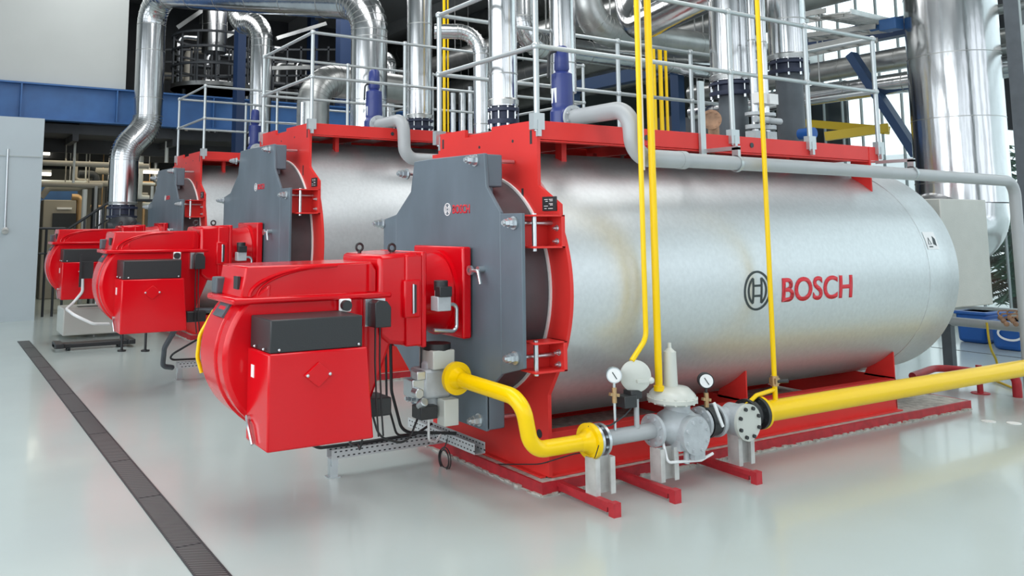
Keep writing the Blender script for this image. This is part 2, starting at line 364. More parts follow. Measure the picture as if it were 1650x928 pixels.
# ============================================================ BOILERS
XF = 3.75
def boiler(yc, zc, R, zt, hw, kd, label, sz_hi, x1=8.6):
    """yc axis y, zc axis z, R shell radius, zt platform top, hw half width of the top, kd scale of the door"""
    B = root('boiler', label, 'boiler', (XF, yc, .08), 'shell boilers in a row')
    # shell
    sh = MB(); sh.lathe((XF+.03, yc, zc), (1, 0, 0), [(0, R*.82), (0, R), (4.3, R), (4.3, R+.004), (4.31, R+.004), (4.31, R), (x1-XF-.05, R), (x1-XF-.03, R*.985), (x1-XF, R*.95), (x1-XF+.10, R*.6), (x1-XF+.12, 0)], 128)
    shell = sh.part('shell', 'galv', B)
    # front plate with a round opening
    ri = R*.815; fy = lambda d: yc+d; k = R/1.03
    out = []
    aL, aH = -33, 25; aLr, aHr = math.radians(aL), math.radians(aH)
    nb = .93*R*0+.775*k
    right = [(-nb, .09), (-nb, zc-.72*k)]
    right += [(-R*1.005*math.cos(t), zc+R*1.005*math.sin(t)) for t in [aLr+(aHr-aLr)*i/24 for i in range(25)]]
    right += [(-.935*k, zc+.59*k), (-hw-.01, zc+.73*k), (-hw-.01, zt)]
    notch = [(-.58*hw/.7, zt), (-.12, zt+.005), (-.12, zt-.045), (.26, zt-.045), (.26, zt+.02), (hw, zt+.02), (hw, zt-.15), (hw+.10, zt-.15), (hw+.10, zc+.80*k), (.935*k, zc+.59*k)]
    left = [(R*1.005*math.cos(t), zc+R*1.005*math.sin(t)) for t in [aHr-(aHr-aLr)*i/24 for i in range(25)]]
    left += [(nb, zc-.72*k), (nb, .09)]
    outer = right+notch[1:]+left
    bm = MB()
    hole = [(ri*math.cos(2*PI*i/72), zc+ri*math.sin(2*PI*i/72)) for i in range(72)]
    # triangulate plate with hole
    t = bm.bm
    def loopv(pl, x): 
        vs = [t.verts.new((x, yc+a, b)) for a, b in pl]; es = [t.edges.new((vs[i], vs[(i+1) % len(vs)])) for i in range(len(vs))]; return vs, es
    v1, e1 = loopv(outer, XF); v2, e2 = loopv(hole, XF)
    bmesh.ops.triangle_fill(t, use_beauty=True, use_dissolve=False, edges=e1+e2)
    fs = t.faces[:]; ex = bmesh.ops.extrude_face_region(t, geom=fs); 
    for g_ in ex['geom']:
        if isinstance(g_, bmesh.types.BMVert): g_.co.x += .03
    plate = bm.part('front_plate', 'redst', B, smooth=False)
    # slots and holes seen in the plate (dark, small)
    s_ = MB()
    for a, b, h in ((-hw+.06, zt-.12, .10), (-hw+.17, zt-.55*1, .12), (hw-.08, zt-.07, .08), (nb-.22, zc-.98*k, .1), (-nb+.22, zc-.98*k, .12)):
        s_.prism([(yc+a-.012, b-h/2), (yc+a+.012, b-h/2), (yc+a+.012, b+h/2), (yc+a-.012, b+h/2)], YZ, XF-.002, XF+.001)
    for a, b, rr in ((-.40, zt-.13, .012), (.05, zt-.14, .012), (-nb+.10, .36, .03), (.33, zt-.2, .012)):
        s_.cyl((XF-.002, yc+a, b), (XF+.001, yc+a, b), rr, seg=16)
    s_.part('slot', 'dark', plate, smooth=False)
    MB().ring((XF-.018, yc, zc), (1, 0, 0), ri-.014, ri+.002, .02, 96).part('seal', 'white', B, label='thin white seal ring')
    MB().lathe((XF-.33, yc, zc), (1, 0, 0), [(0, 0), (0, ri-.02), (.33, ri-.016), (.34, 0)], 96).part('collar', 'collar', B, label='dark collar behind the door')
    # door: slab with upper and lower tabs, thin side wings
    D = lambda a: yc+a*kd
    Zp = lambda z: zc+(z-1.33)*kd
    body = [(-.53, 2.29), (.22, 2.30), (.49, 2.295), (.55, 2.05), (.80, 1.865), (.80, .78), (.55, .6), (.53, .355), (-.53, .355), (-.53, .62), (-.72, .77), (-.72, 1.865), (-.55, 2.05)]
    door = MB().prism([(D(a), Zp(b)) for a, b in body], YZ, XF-.35, XF-.32).part('door', 'door', B, bevel=.006)
    w_ = MB()
    w_.prism([(D(a), Zp(b)) for a, b in ((-.72, 1.855), (-.965, 1.855), (-.965, .84), (-.72, .77))], YZ, XF-.349, XF-.32)
    w_.prism([(D(a), Zp(b)) for a, b in ((.80, 1.865), (1.03, 1.825), (1.03, .84), (.80, .77))], YZ, XF-.349, XF-.32)
    w_.parts('door_wing', 'door', door, bevel=.004)
    tb = MB()
    for a, b in ((-.53, -.42), ):
        tb.box(XF-.345, XF-.19, D(a), D(b), Zp(2.05), Zp(2.285)); tb.box(XF-.345, XF-.19, D(a), D(b), Zp(.36), Zp(.62))
    tb.box(XF-.335, XF-.25, D(-.5), D(.47), Zp(2.0), Zp(2.27)); tb.box(XF-.335, XF-.25, D(-.5), D(.47), Zp(.38), Zp(.7))
    tb.parts('door_rim', 'door', door, bevel=.01)
    # clamp bolts through the tabs
    for a, b in ((-.42, 2.245), (.60, 2.20), (-.885, 1.79), (-.885, .90), (1.04, 1.79), (-.45, .42), (1.0, .9), (.45, .42)):
        p = Vector((XF-.35, D(a), Zp(b))); m_ = MB(); m_.cyl(p+Vector((-.012, 0, 0)), p, .045, seg=20); m_.cyl(p+Vector((-.055, 0, 0)), p+Vector((-.012, 0, 0)), .034, seg=6); m_.cyl(p+Vector((-.10, 0, 0)), p+Vector((.34, 0, 0)), .015, seg=12)
        m_.cyl(p+Vector((-.085, 0, 0)), p+Vector((-.055, 0, 0)), .026, seg=6); m_.part('clamp_bolt', 'zinc', B)
    # hinges on the right of the door
    for zlo, zhi in ((Zp(1.62), Zp(1.845)), (Zp(.80), Zp(1.0))):
        y0, y1 = yc-R*.965, yc-R*.80
        h_ = MB().box(XF-.27, XF, y0, y1, zhi-.012, zhi).box(XF-.27, XF, y0, y1, zlo, zlo+.014).box(XF-.03, XF, y0, y1, zlo, zhi).box(XF-.27, XF, y1-.012, y1, zlo, zhi)
        hg = h_.part('hinge', 'redst', B, bevel=.003)
        m_ = MB().cyl((XF-.22, y0+.06, zlo-.02), (XF-.22, y0+.06, zhi+.01), .017); m_.part('hinge_pin', 'zinc', hg)
        m_ = MB(); m_.hexbolt((XF-.03, y0+.05, zlo+.6*(zhi-zlo)), (-1, 0, 0), .016); m_.hexbolt((XF-.03, y0+.05, zlo+.2*(zhi-zlo)), (-1, 0, 0), .016); m_.part('hinge_bolt', 'zinc', hg)
    # rating plate
    np_ = MB().box(XF-.012, XF, yc-R*.885, yc-R*.885+.15, Zp(1.875), Zp(1.875)+.10).part('rating_plate', 'black', B)
    tx = MB(); yy = yc-R*.885+.015
    for a, b, wd in ((.085, .098, .045), (.085, .082, .03), (.085, .04, .05), (.02, .098, .05), (.02, .085, .04), (.02, .06, .05), (.02, .048, .035), (.02, .018, .06), (.10, .018, .03)):
        tx.box(XF-.0135, XF-.012, yy+a*.85, yy+(a+wd)*.85, Zp(1.875)+b*.8, Zp(1.875)+b*.8+.004)
    tx.part('plate_print', 'logo_wh', np_, smooth=False)
    # sight port beside the burner
    sp = MB(); p = Vector((XF-.35, D(-.50), Zp(1.435))); sp.ring(p+Vector((-.07, .07, .02)), (1, 0, 0), .016, .034, .02, 24); sp.cyl(p+Vector((-.05, -.01, .03)), p+Vector((0, -.01, .03)), .022); sp.tube([p+Vector((-.06, .07, .02)), p+Vector((-.06, -.03, .02)), p+Vector((-.06, -.06, -.07))], .012, fil=.03)
    sp.part('sight_port', 'zinc', B)
    # lettering on the door
    sy = D(-.05+.0); zb = Zp(1.895)
    fD = lambda a, b, t: (XF-.3505-t, sy+.12-a, zb+b)
    emblem(lambda a, b, t: (XF-.3505-t, sy+.02-a+.0, zb+.0+b), .045, .006).part('emblem', 'logo_wh', door, smooth=False)
    text_mb('BOSCH', .066, lambda a, b, t: (XF-.3505-t, sy-.055-a, zb-.033+b), .235, 2).part('lettering', 'logo_red', door, smooth=False)
    # top walkway frame
    fr = MB()
    for sgn in (-1, 1):
        yy = yc+sgn*(hw-.012)
        fr.box(XF+.03, 7.96, yy-.006, yy+.006, zt-.135, zt).box(XF+.03, 7.96, yy-(.07 if sgn > 0 else 0), yy+(0 if sgn > 0 else .07), zt-.15, zt-.138)
    for x in (XF+.04, 4.6, 5.4, 6.2, 7.0, 7.8, 7.93): fr.box(x, x+.025, yc-hw+.02, yc+hw-.02, zt-.12, zt-.02)
    for x in (4.2, 5.2, 6.9): # saddles between frame and shell
        for sgn in (-1, 1): fr.box(x, x+.05, yc+sgn*(hw-.30)-.04, yc+sgn*(hw-.30)+.04, zc+R*.8, zt-.1)
    for sgn in (-1, 1): fr.box(7.80, 7.82, yc+sgn*(hw-.1)-.1, yc+sgn*(hw-.1)+.1, zc+R*.66, zt)
    frm = fr.part('walkway_frame', 'redst', B, bevel=.003)
    hl = MB()
    for x in (4.85, 6.1): hl.cyl((x, yc-hw+.004, zt-.07), (x, yc-hw-.001, zt-.07), .022, seg=20)
    hl.part('frame_hole', 'logo_dk', frm, smooth=False)
    MB().box(XF+.05, 7.94, yc-hw+.03, yc+hw-.03, zt-.03, zt-.012).part('grating', 'clad_dull', B)
    # base: side plates, flanges, gussets
    bs = MB(); by = hw+.035
    for sgn in (-1, 1):
        yy = yc+sgn*by
        bs.box(XF+.03, 7.95, min(yy, yy-sgn*.012), max(yy, yy-sgn*.012), .09, .36).box(XF-.08 if 0 else XF+.03, 7.95, min(yy+sgn*.05, yy-sgn*.08), max(yy+sgn*.05, yy-sgn*.08), .08, .092).box(XF+.03, 7.95, min(yy, yy-sgn*.09), max(yy, yy-sgn*.09), .355, .367)
        for x in (5.85, 7.93):
            zz = zc-R*.78
            bs.prism([(yy, .36), (yy, zz+.06), (yc+sgn*R*.45, zc-R*.87), (yc+sgn*R*.4, .36)], YZ, x, x+.015)
    bs.box(XF-.045, XF, yc-by-.02, yc+by+.02, .0805, .092)
    for x in (5.85, 7.93): bs.box(x, x+.015, yc-by, yc+by, .1, zc-R*.95)
    bs.part('base_frame', 'redst', B, bevel=.002)
    return B, shell, plate
B1, SH1, PL1 = boiler(5.52, 1.36, 1.03, 2.565, .685, 1.0, 'nearest and largest in view silver boiler with slate door and large lettering on its side', 0)
B2, SH2, PL2 = boiler(9.98, 1.58, 1.27, 3.0, .86, 1.22, 'middle boiler of the three, silver shell partly hidden behind the nearest boiler', 0)
B3, SH3, PL3 = boiler(14.60, 1.58, 1.27, 3.02, .86, 1.22, 'farthest boiler of the three, mostly hidden with small slate door', 0)
# big lettering on the shell of the near boiler
RS = 1.03+.0015
def onshell(x0, z0, yc=5.52, zc=1.36):
    th0 = math.asin((z0-zc)/RS)
    def f(a, b, t):
        th = th0+b/RS; return (x0+a, yc-(RS+t)*math.cos(th), zc+(RS+t)*math.sin(th))
    return f
emblem(onshell(5.655, 1.292), .148, .017).part('emblem', 'logo_dk', SH1, label='black ring emblem', smooth=False)
text_mb('BOSCH', .197, onshell(5.955, 1.187), .93, 8).part('lettering', 'logo_red', SH1, label='large red lettering', smooth=False)
# warning sticker
f = onshell(8.12, 1.58)
st = MB(); n = 6
for i in range(n):
    st._faces([f(0, .17*i/n, .001), f(.19, .17*i/n, .001), f(.19, .17*(i+1)/n, .001), f(0, .17*(i+1)/n, .001)], [(0, 1, 2, 3)])
stk = st.part('sticker', 'logo_wh', SH1, smooth=False)
st = MB()
st._faces([f(.11, .05, .003), f(.16, .03, .003), f(.165, .10, .003), f(.13, .13, .003)], [(0, 1, 2, 3)])
stroke(st, [(.03, .05), (.08, .05), (.055, .11)], .008, lambda a, b, t: f(a, b, .002+t), True)
stroke(st, [(.03, .025), (.09, .025)], .01, lambda a, b, t: f(a, b, .002+t))
st.part('sticker_print', 'logo_dk', stk, smooth=False)

# plinths
for yc, hw, lab in ((5.52, .79, 'near'), (9.98, .96, 'middle'), (14.6, .96, 'far')):
    y0, y1 = yc-hw-.05, yc+hw+.05
    P = root('plinth', {'near': 'low red edged concrete plinth under the nearest boiler', 'middle': 'low plinth under the middle boiler, almost hidden', 'far': 'low plinth under the farthest boiler, almost hidden'}[lab], 'plinth', (3.64, yc, 0), 'boiler plinths')
    MB().box(3.65, 8.98, y0+.01, y1-.01, 0, .079).part('screed', 'chipped', P)
    e = MB()
    e.box(3.637, 3.655, y0, y1, .0, .081).box(8.98, 8.995, y0, y1, .0, .081).box(3.655, 8.98, y0, y0+.02, 0, .081).box(3.655, 8.98, y1-.015, y1, 0, .081)
    e.part('edge_angle', 'redfl', P, smooth=False)
    e = MB(); rr = random.Random(3)
    pts = [3.63+i*.045 for i in range(int(5.36/.045))]
    for x in pts:
        hgt = rr.uniform(.004, .02); e.box(x, x+.047, y0-rr.uniform(.008, .03), y0, 0, hgt)
    y = y0
    while y < y1: e.box(3.637-rr.uniform(.01, .035), 3.637, y, y+.047, 0, rr.uniform(.004, .02)); y += .045
    e.part('mortar_edge', 'chipped', P, smooth=False)

# ============================================================ BURNERS (built at world place, ox,oy,oz shift)
def burner(oy, oz, label):
    Y = lambda v: v+oy
    Z = lambda v: v+oz
    P = lambda x, y, z: Vector((x, y+oy, z+oz))
    B = root('burner', label, 'burner', (3.35, Y(5.5), Z(.49)), 'gas burners')
    # mounting flange on the door and conical throat
    m = MB().box(3.31, 3.385, Y(5.14), Y(5.86), Z(1.0), Z(1.65)); m.part('mounting_flange', 'redbr', B, bevel=.015)
    m = MB().lathe(P(2.97, 5.5, 1.31), (1, 0, 0), [(0, 0), (0, .27), (.20, .275), (.345, .30), (.345, 0)], 40)
    m.ring(P(3.28, 5.5, 1.31), (1, 0, 0), .27, .312, .03); m.part('throat', 'redbr', B)
    # head box
    hd = [(2.66, 1.60), (2.96, 1.62), (2.99, 1.58), (2.99, 1.02), (2.94, .97), (2.74, 1.0), (2.66, 1.06)]
    head = MB().prism([(a, Z(b)) for a, b in hd], XZ, Y(5.185), Y(5.80)).part('head', 'redbr', B, bevel=.03)
    m = MB().box(2.86, 2.99, Y(5.165), Y(5.25), Z(.975), Z(1.60)); m.box(2.99, 3.03, Y(5.17), Y(5.83), Z(.96), Z(1.62)); m.box(2.84, 2.97, Y(5.15), Y(5.2), Z(1.17), Z(1.43)); m.part('head_flange', 'redbr', head, bevel=.012)
    m = MB().box(2.90, 2.93, Y(5.142), Y(5.152), Z(1.205), Z(1.395)); sl = m.part('head_slot', 'dark', head)
    MB().cyl(P(2.905, 5.14, 1.20), P(2.905, 5.14, 1.40), .008).part('slot_rod', 'zinc', head)
    for x, y in ((2.72, 5.62), (2.86, 5.38)):
        m = MB(); q = [P(x+.027*math.cos(2*PI*k/16), y, 1.645+.027*math.sin(2*PI*k/16)) for k in range(17)]; m.tube(q, .009, 8, fil=0, cap=False); m.cyl(P(x, y, 1.6), P(x, y, 1.622), .014); m.part('lifting_eye', 'black', B)
    # volute
    cx, cz, r0 = 2.10, .98, .50
    spiral = []
    for i in range(0, 33):
        t = math.radians(112+ i*(258-0)/32*.80)
        spiral.append((cx+r0*math.cos(t), cz+r0*math.sin(t)))
    prof = spiral+[(2.62, .63), (2.78, 1.02), (2.80, 1.36), (1.9, 1.36)]
    vol = MB().prism([(a, Z(b)) for a, b in prof], XZ, Y(5.207), Y(5.74)).part('volute', 'redbr', B, bevel=.045)
    m = MB(); m.tube([P(a, 5.37, b) for a, b in spiral[2:26]], .012, 8, fil=0); m.tube([P(a, 5.25, b) for a, b in [(cx+(x-cx)*.97, cz+(z-cz)*.97) for x, z in spiral[2:24]]], .012, 8, fil=0); m.part('volute_rib', 'redbr', vol)
    # top casing: tapering duct with a wide lower band
    cs = [(1.705, 1.345), (1.735, 1.545), (2.62, 1.555), (2.66, 1.5), (2.66, 1.345)]
    cas = MB().prism([(a, Z(b)) for a, b in cs], XZ, Y(5.22), Y(5.72)).part('casing', 'redbr', B, bevel=.012)
    m = MB().box(1.64, 2.76, Y(5.18), Y(5.75), Z(1.31), Z(1.352)); m.part('casing_band', 'redbr', cas, bevel=.015)
    m = MB(); arc = [P(1.76+.55*(1-math.cos(t)), 5.216, 1.355+.18*math.sin(t)) for t in [k*PI/2/12 for k in range(13)]]
    m.tube(arc, .012, 8, fil=0); m.tube([q_+Vector((.05, 0, 0)) for q_ in arc], .008, 8, fil=0); m.bar(P(2.60, 5.213, 1.36), P(2.60, 5.213, 1.54), .03, .02); m.part('casing_rib', 'redbr', cas)
    MB().box(1.70, 1.718, Y(5.28), Y(5.36), Z(1.40), Z(1.48)).part('air_gauge', 'black', cas)
    MB().box(1.665, 1.73, Y(5.62), Y(5.73), Z(1.35), Z(1.46)).part('terminal_box', 'duct', cas, bevel=.01) 
    # maker's plate on the volute
    an = math.radians(146); e_r = Vector((math.cos(an), 0, math.sin(an))); e_t = Vector((-math.sin(an), 0, math.cos(an))); q = P(cx, 5.47, cz)+e_r*(r0+.016)
    npl = MB().bar(q-e_t*.06, q+e_t*.06, .20, .02, up=e_r).part('name_plate', 'duct', vol, label='small dark name plate')
    MB().bar(q-e_t*.012+e_r*.009, q+e_t*.012+e_r*.009, .13, .003, up=e_r).part('name_print', 'logo_red', npl)
    # electrical box
    x0, x1 = 1.755, 2.40
    m = MB(); m.prism([(a, Z(b)) for a, b in ((x0, .49), (x1+.05, .49), (x1-.0, 1.05), (x0, 1.05))], XZ, Y(4.83), Y(5.215)); bx = m.part('box', 'redbr', B, bevel=.012)
    m = MB(); a = x0+.0; b = x1-.02
    m.box(a+.012, b-.01, Y(4.84), Y(5.2), Z(1.05), Z(1.245))
    m.part('box_cover', 'black', B, bevel=.008, label='black box cover')
    m = MB(); m.prism([(a_, Z(b_)) for a_, b_ in ((1.975, .91), (2.07, .985), (2.16, .91), (2.07, .835))], XZ, Y(4.815), Y(4.832)); cp = m.part('cover_plate', 'redbr', bx, bevel=.004)
    m = MB()
    for x in (1.995, 2.14): m.ball(P(x, 4.812, .91), .011)
    for x, z in ((1.82, 1.07), (2.34, 1.07)): m.ball(P(x, 4.833, z), .009)
    for y in (4.92, 5.08): m.ball(P(1.754, y, 1.07), .009)
    m.part('screw', 'zinc', bx)
    MB().box(1.751, 1.757, Y(5.08), Y(5.13), Z(.88), Z(.955)).part('sticker', 'logo_wh', bx)
    m = MB(); m.tube([P(1.745, 5.15, .63), P(1.73, 5.10, .60), P(1.735, 5.03, .50)], .010, 8); m.cyl(P(1.757, 5.15, .63), P(1.735, 5.15, .63), .02); m.part('latch', 'zinc', bx)
    # switch knob, actuator with cables
    m = MB().box(2.36, 2.44, Y(5.15), Y(5.19), Z(1.235), Z(1.32)); kb = m.part('switch_plate', 'logo_wh', B, bevel=.01)
    m = MB().cyl(P(2.39, 5.15, 1.28), P(2.39, 5.11, 1.28), .034); m.part('switch_knob', 'black', kb)
    m = MB().box(2.55, 2.70, Y(5.17), Y(5.20), Z(1.13), Z(1.31)); ac = m.part('actuator_plate', 'zinc', B)
    m = MB().prism([(a_, Z(b_)) for a_, b_ in ((2.57, 1.13), (2.57, 1.29), (2.60, 1.31), (2.66, 1.30), (2.69, 1.26), (2.69, 1.13))], XZ, Y(5.06), Y(5.17)); m.part('actuator', 'black', ac, bevel=.006)
    m = MB()
    for dx in (0, .035):
        m.tube([P(2.60+dx, 5.12, 1.14), P(2.60+dx, 5.12, .9), P(2.605+dx, 5.10, .6), P(2.63+dx, 5.12, .42)], .0065, 8, fil=.1)
    m.part('actuator_cable', 'black', ac)
    # black junction box under the volute
    m = MB().box(2.52, 2.74, Y(5.14), Y(5.36), Z(.54), Z(.66)); m.part('junction_box', 'black', B, bevel=.012)
    # solenoid with bent tube on the throat
    q = P(3.12, 5.13, 1.33)
    m = MB().cyl(q+Vector((0, 0, -.02)), q+Vector((0, 0, .08)), .045).box(q.x-.055, q.x+.055, q.y-.05, q.y+.05, q.z-.12, q.z-.02); so = m.part('solenoid', 'cast', B, bevel=.006)
    MB().cyl(q+Vector((0, 0, .02)), q+Vector((0, 0, .09)), .05).box(q.x-.05, q.x+.05, q.y-.07, q.y, q.z-.02, q.z+.05).part('coil', 'black', so, bevel=.005)
    MB().tube([q+Vector((.04, 0, -.08)), q+Vector((.13, 0, -.08)), q+Vector((.13, 0, -.27)), q+Vector((-.06, 0, -.25))], .014, 10, fil=.04).part('bent_tube', 'zinc', so)
    return B
burner(0, 0, 'red burner in the foreground on the door of the nearest boiler')
burner(4.46, .19, 'red burner in the middle of the row on the middle boiler')
burner(9.08, .20, 'farthest red burner at the left behind the middle burner')

# yellow loop on the far side of the near burner
MB().tube([U(345, 500, y=5.86), U(322, 540, y=5.86), U(318, 575, y=5.86), U(325, 600, y=5.86)], .014, fil=.12).thing('yellow_hose', 'yellow', 'short yellow hose curving behind the round housing of the foreground burner', 'hose')

# ============================================================ GAS VALVE UNDER BURNER + YELLOW SUPPLY
def gas_valve(oy, oz, label, sup=True):
    P = lambda x, y, z: Vector((x, y+oy, z+oz))
    G = root('gas_valve', label, 'valve', P(3.15, 5.25, .5), 'double gas valves under the burners')
    MB().box(3.08, 3.26, 5.17+oy, 5.37+oy, .80+oz, .93+oz).part('actuator', 'cream', G, bevel=.008)
    MB().cyl(P(3.17, 5.27, .925), P(3.17, 5.27, .97), .10).part('cap', 'black', G)
    MB().box(3.02, 3.24, 5.19+oy, 5.4+oy, .60+oz, .80+oz).cyl(P(3.13, 5.3, .5), P(3.13, 5.3, .85), .075).part('body', 'cast', G, bevel=.02)
    m = MB().box(2.93, 3.03, 5.2+oy, 5.33+oy, .62+oz, .74+oz).cyl(P(2.95, 5.2, .66), P(2.95, 5.13, .66), .035).cyl(P(3.0, 5.22, .56), P(3.0, 5.15, .60), .03).box(2.95, 3.02, 5.17+oy, 5.25+oy, .74+oz, .80+oz)
    m.part('pressure_switch', 'zinc', G, bevel=.006)
    MB().box(2.98, 3.12, 5.17+oy, 5.3+oy, .47+oz, .56+oz).part('connector', 'black', G, bevel=.008)
    MB().box(3.14, 3.26, 5.12+oy, 5.22+oy, .42+oz, .60+oz).part('solenoid_block', 'cream', G, bevel=.006)
    return G
gas_valve(0, 0, 'gas valve block with pale actuator under the foreground burner')
gas_valve(4.46, .19, 'dark gas valve block beneath the middle burner')
ys = 4.40; zs = .395
YP = root('gas_supply_pipe', 'thick bent yellow gas pipe from burner valve down to the gas train', 'pipe', (3.36, 4.8, .3))
vf = U(738, 610, y=5.06)
MB().tube([vf, Vector((3.27, 4.40, vf.z-.03)), Vector((3.34, ys, zs)), Vector((3.80, ys, zs))], .052, 24, fil=.13, n=10).part('pipe', 'yellow', YP)
m = MB().cyl(vf+Vector((0, .0, 0)), vf+Vector((0, .035, 0)), .112, seg=40).lathe(vf+Vector((0, -.06, 0)), (0, 1, 0), [(0, .05), (.02, .055), (.06, .075)], 24); m.part('flange', 'yellow', YP)
m = MB().cyl((3.80, ys, zs), (3.835, ys, zs), .115, seg=40).lathe((3.72, ys, zs), (1, 0, 0), [(0, .053), (.05, .06), (.08, .085)], 24); m.part('flange', 'yellow', YP)

# ---- gas train
GT = root('gas_train', 'grey gas train with regulator, filter and gauges on short posts beside the near boiler', 'gas train', (4.4, ys, .08))
MB().flange((3.845, ys, zs), (1, 0, 0), .105, .02).flange((3.90, ys, zs), (1, 0, 0), .105, .022).part('flange', 'zinc', GT)
MB().cyl((3.92, ys, zs), (4.42, ys, zs), .052, seg=32).part('inlet_pipe', 'grey', GT)
reg = MB(); rc = Vector((4.63, ys, zs-.01))
reg.flange((4.38, ys, zs), (1, 0, 0), .11, .025); reg.lathe((4.40, ys, zs), (1, 0, 0), [(0, .06), (.05, .065), (.12, .12), (.2, .14), (.3, .13), (.40, .07), (.45, .06)], 32)
reg.flange((4.85, ys, zs), (1, 0, 0), .11, .025); reg.cyl(rc, rc+Vector((0, 0, .2)), .09); reg.cyl(rc+Vector((0, -.02, -.02)), rc+Vector((0, -.15, -.02)), .12, .125, seg=32); reg.flange(rc+Vector((0, -.155, -.02)), (0, -1, 0), .13, .02)
reg.box(rc.x-.12, rc.x-.02, ys-.13, ys+.05, zs-.13, zs)
R_ = reg.part('regulator_body', 'cast', GT)
tp = U(1083, 640, y=ys); tx_, tz_ = 4.585, .555
MB().lathe((tx_, ys, tz_), (0, 0, 1), [(0, .05), (0, .13), (.02, .172), (.045, .175), (.05, .165), (.075, .155), (.115, .115), (.125, .05), (.125, 0)], 40).part('diaphragm_housing', 'cream', GT)
m = MB()
for k in range(14): a = 2*PI*k/14; m.cyl((tx_+.165*math.cos(a), ys+.165*math.sin(a), tz_+.012), (tx_+.165*math.cos(a), ys+.165*math.sin(a), tz_+.058), .009, seg=6)
m.parts('housing_bolt', 'cream', GT)
MB().lathe((tx_-.01, ys, tz_+.12), (0, 0, 1), [(0, .05), (.24, .044), (.25, .03), (.265, .015), (.30, .012), (.30, 0)], 24).part('spring_tower', 'cream', GT)
MB().tube([(4.42, ys-.05, .36), (4.42, ys-.10, .20), (4.72, ys-.12, .18), (4.84, ys-.12, .21)], .010, 8, fil=.03).part('sense_line', 'logo_wh', GT)
m = MB().cyl((4.60, ys-.1, .30), (4.60, ys-.1, .17), .02).box(4.62, 4.72, ys-.16, ys-.08, .20, .27).part('drain_cock', 'cast', GT)
MB().cyl((4.885, ys, zs), (4.99, ys, zs), .105, seg=36).flange((4.885, ys, zs), (1, 0, 0), .115, .03).part('butterfly_valve', 'black', GT)
MB().bar((4.86, ys-.13, zs+.16), (4.93, ys-.14, zs-.01), .012, .02).part('valve_lever', 'logo_wh', GT)
m = MB().cyl((4.99, ys, zs), (5.02, ys, zs), .118, seg=36).cyl((5.0, ys, zs), (5.36, ys, zs), .085, seg=32).cyl((5.19, ys+.02, zs-.01), (5.19, ys-.13, zs-.01), .115, seg=36)
flt = m.part('filter_body', 'cast', GT)
m = MB().cyl((5.19, ys-.13, zs-.01), (5.19, ys-.155, zs-.01), .13, seg=40); m.part('filter_cover', 'cream', flt)
m = MB()
for k in range(8): a = 2*PI*(k+.5)/8; m.cyl((5.19+.105*math.cos(a), ys-.155, zs-.01+.105*math.sin(a)), (5.19+.105*math.cos(a), ys-.172, zs-.01+.105*math.sin(a)), .014, seg=6)
m.parts('cover_bolt', 'black', flt)
m = MB().flange((5.34, ys, zs), (1, 0, 0), .115, .03).lathe((5.36, ys, zs), (1, 0, 0), [(0, .08), (.03, .085), (.05, .105), (.07, .085), (.10, .085)], 32).flange((5.46, ys, zs), (1, 0, 0), .12, .03); m.part('expansion_joint', 'black', GT)
def gauge(p, r, zbase, mt_case, yc_, face='logo_wh'):
    g_ = MB(); d = Vector((-.55, -.83, 0)).normalized(); g_.cyl(p-d*.025, p+d*.02, r, seg=28); g_.cyl((p.x, p.y, zbase), (p.x, p.y, p.z-r*.9), .010, seg=10)
    G = g_.part('pressure_gauge', mt_case, GT)
    MB().cyl(p+d*.02, p+d*.022, r*.86, seg=28).part('dial', face, G)
    n_ = MB(); u_ = d.cross(Vector((0, 0, 1))); n_.bar(p+d*.024-u_*r*.3-Vector((0, 0, r*.45)), p+d*.024+u_*r*.25+Vector((0, 0, r*.4)), .006, .003, up=d); n_.part('needle', 'logo_dk', G)
    s_ = MB(); s_.cyl((p.x, p.y, p.z-r-.03), (p.x, p.y, p.z-r-.13), .017, seg=10); s_.bar((p.x-.04, p.y, p.z-r-.07), (p.x+.04, p.y, p.z-r-.085), .02, .02); s_.part('gauge_cock', 'brass', G)
g1 = U(989, 604, y=ys-.02); gauge(g1, .052, zs+.05, 'zinc', 0)
g2 = U(1137, 613, y=ys-.05); gauge(g2, .055, zs+.08, 'black', 0)
p = U(1024, 606, y=ys-.02); d = Vector((-.45, -.89, .0)).normalized()
m = MB().lathe(p-d*.03, d, [(0, 0), (0, .085), (.02, .108), (.035, .108), (.045, .09), (.05, 0)], 36).ball(p+d*.03+Vector((.11, -.02, -.03)), .024); m.bar(p+d*.03+Vector((.0, 0, -.03)), p+d*.03+Vector((.11, -.02, -.03)), .02, .02)
m.part('pressure_disc', 'cream', GT); MB().cyl((p.x, p.y, zs+.04), (p.x, p.y, p.z-.1), .018).part('disc_stem', 'grey', GT)
m = MB().box(p.x-.13, p.x-.02, ys-.05, ys+.05, p.z-.20, p.z-.12).box(p.x-.06, p.x+.04, ys-.04, ys+.04, p.z-.15, p.z-.09); m.part('gas_switch', 'black', GT, bevel=.005)
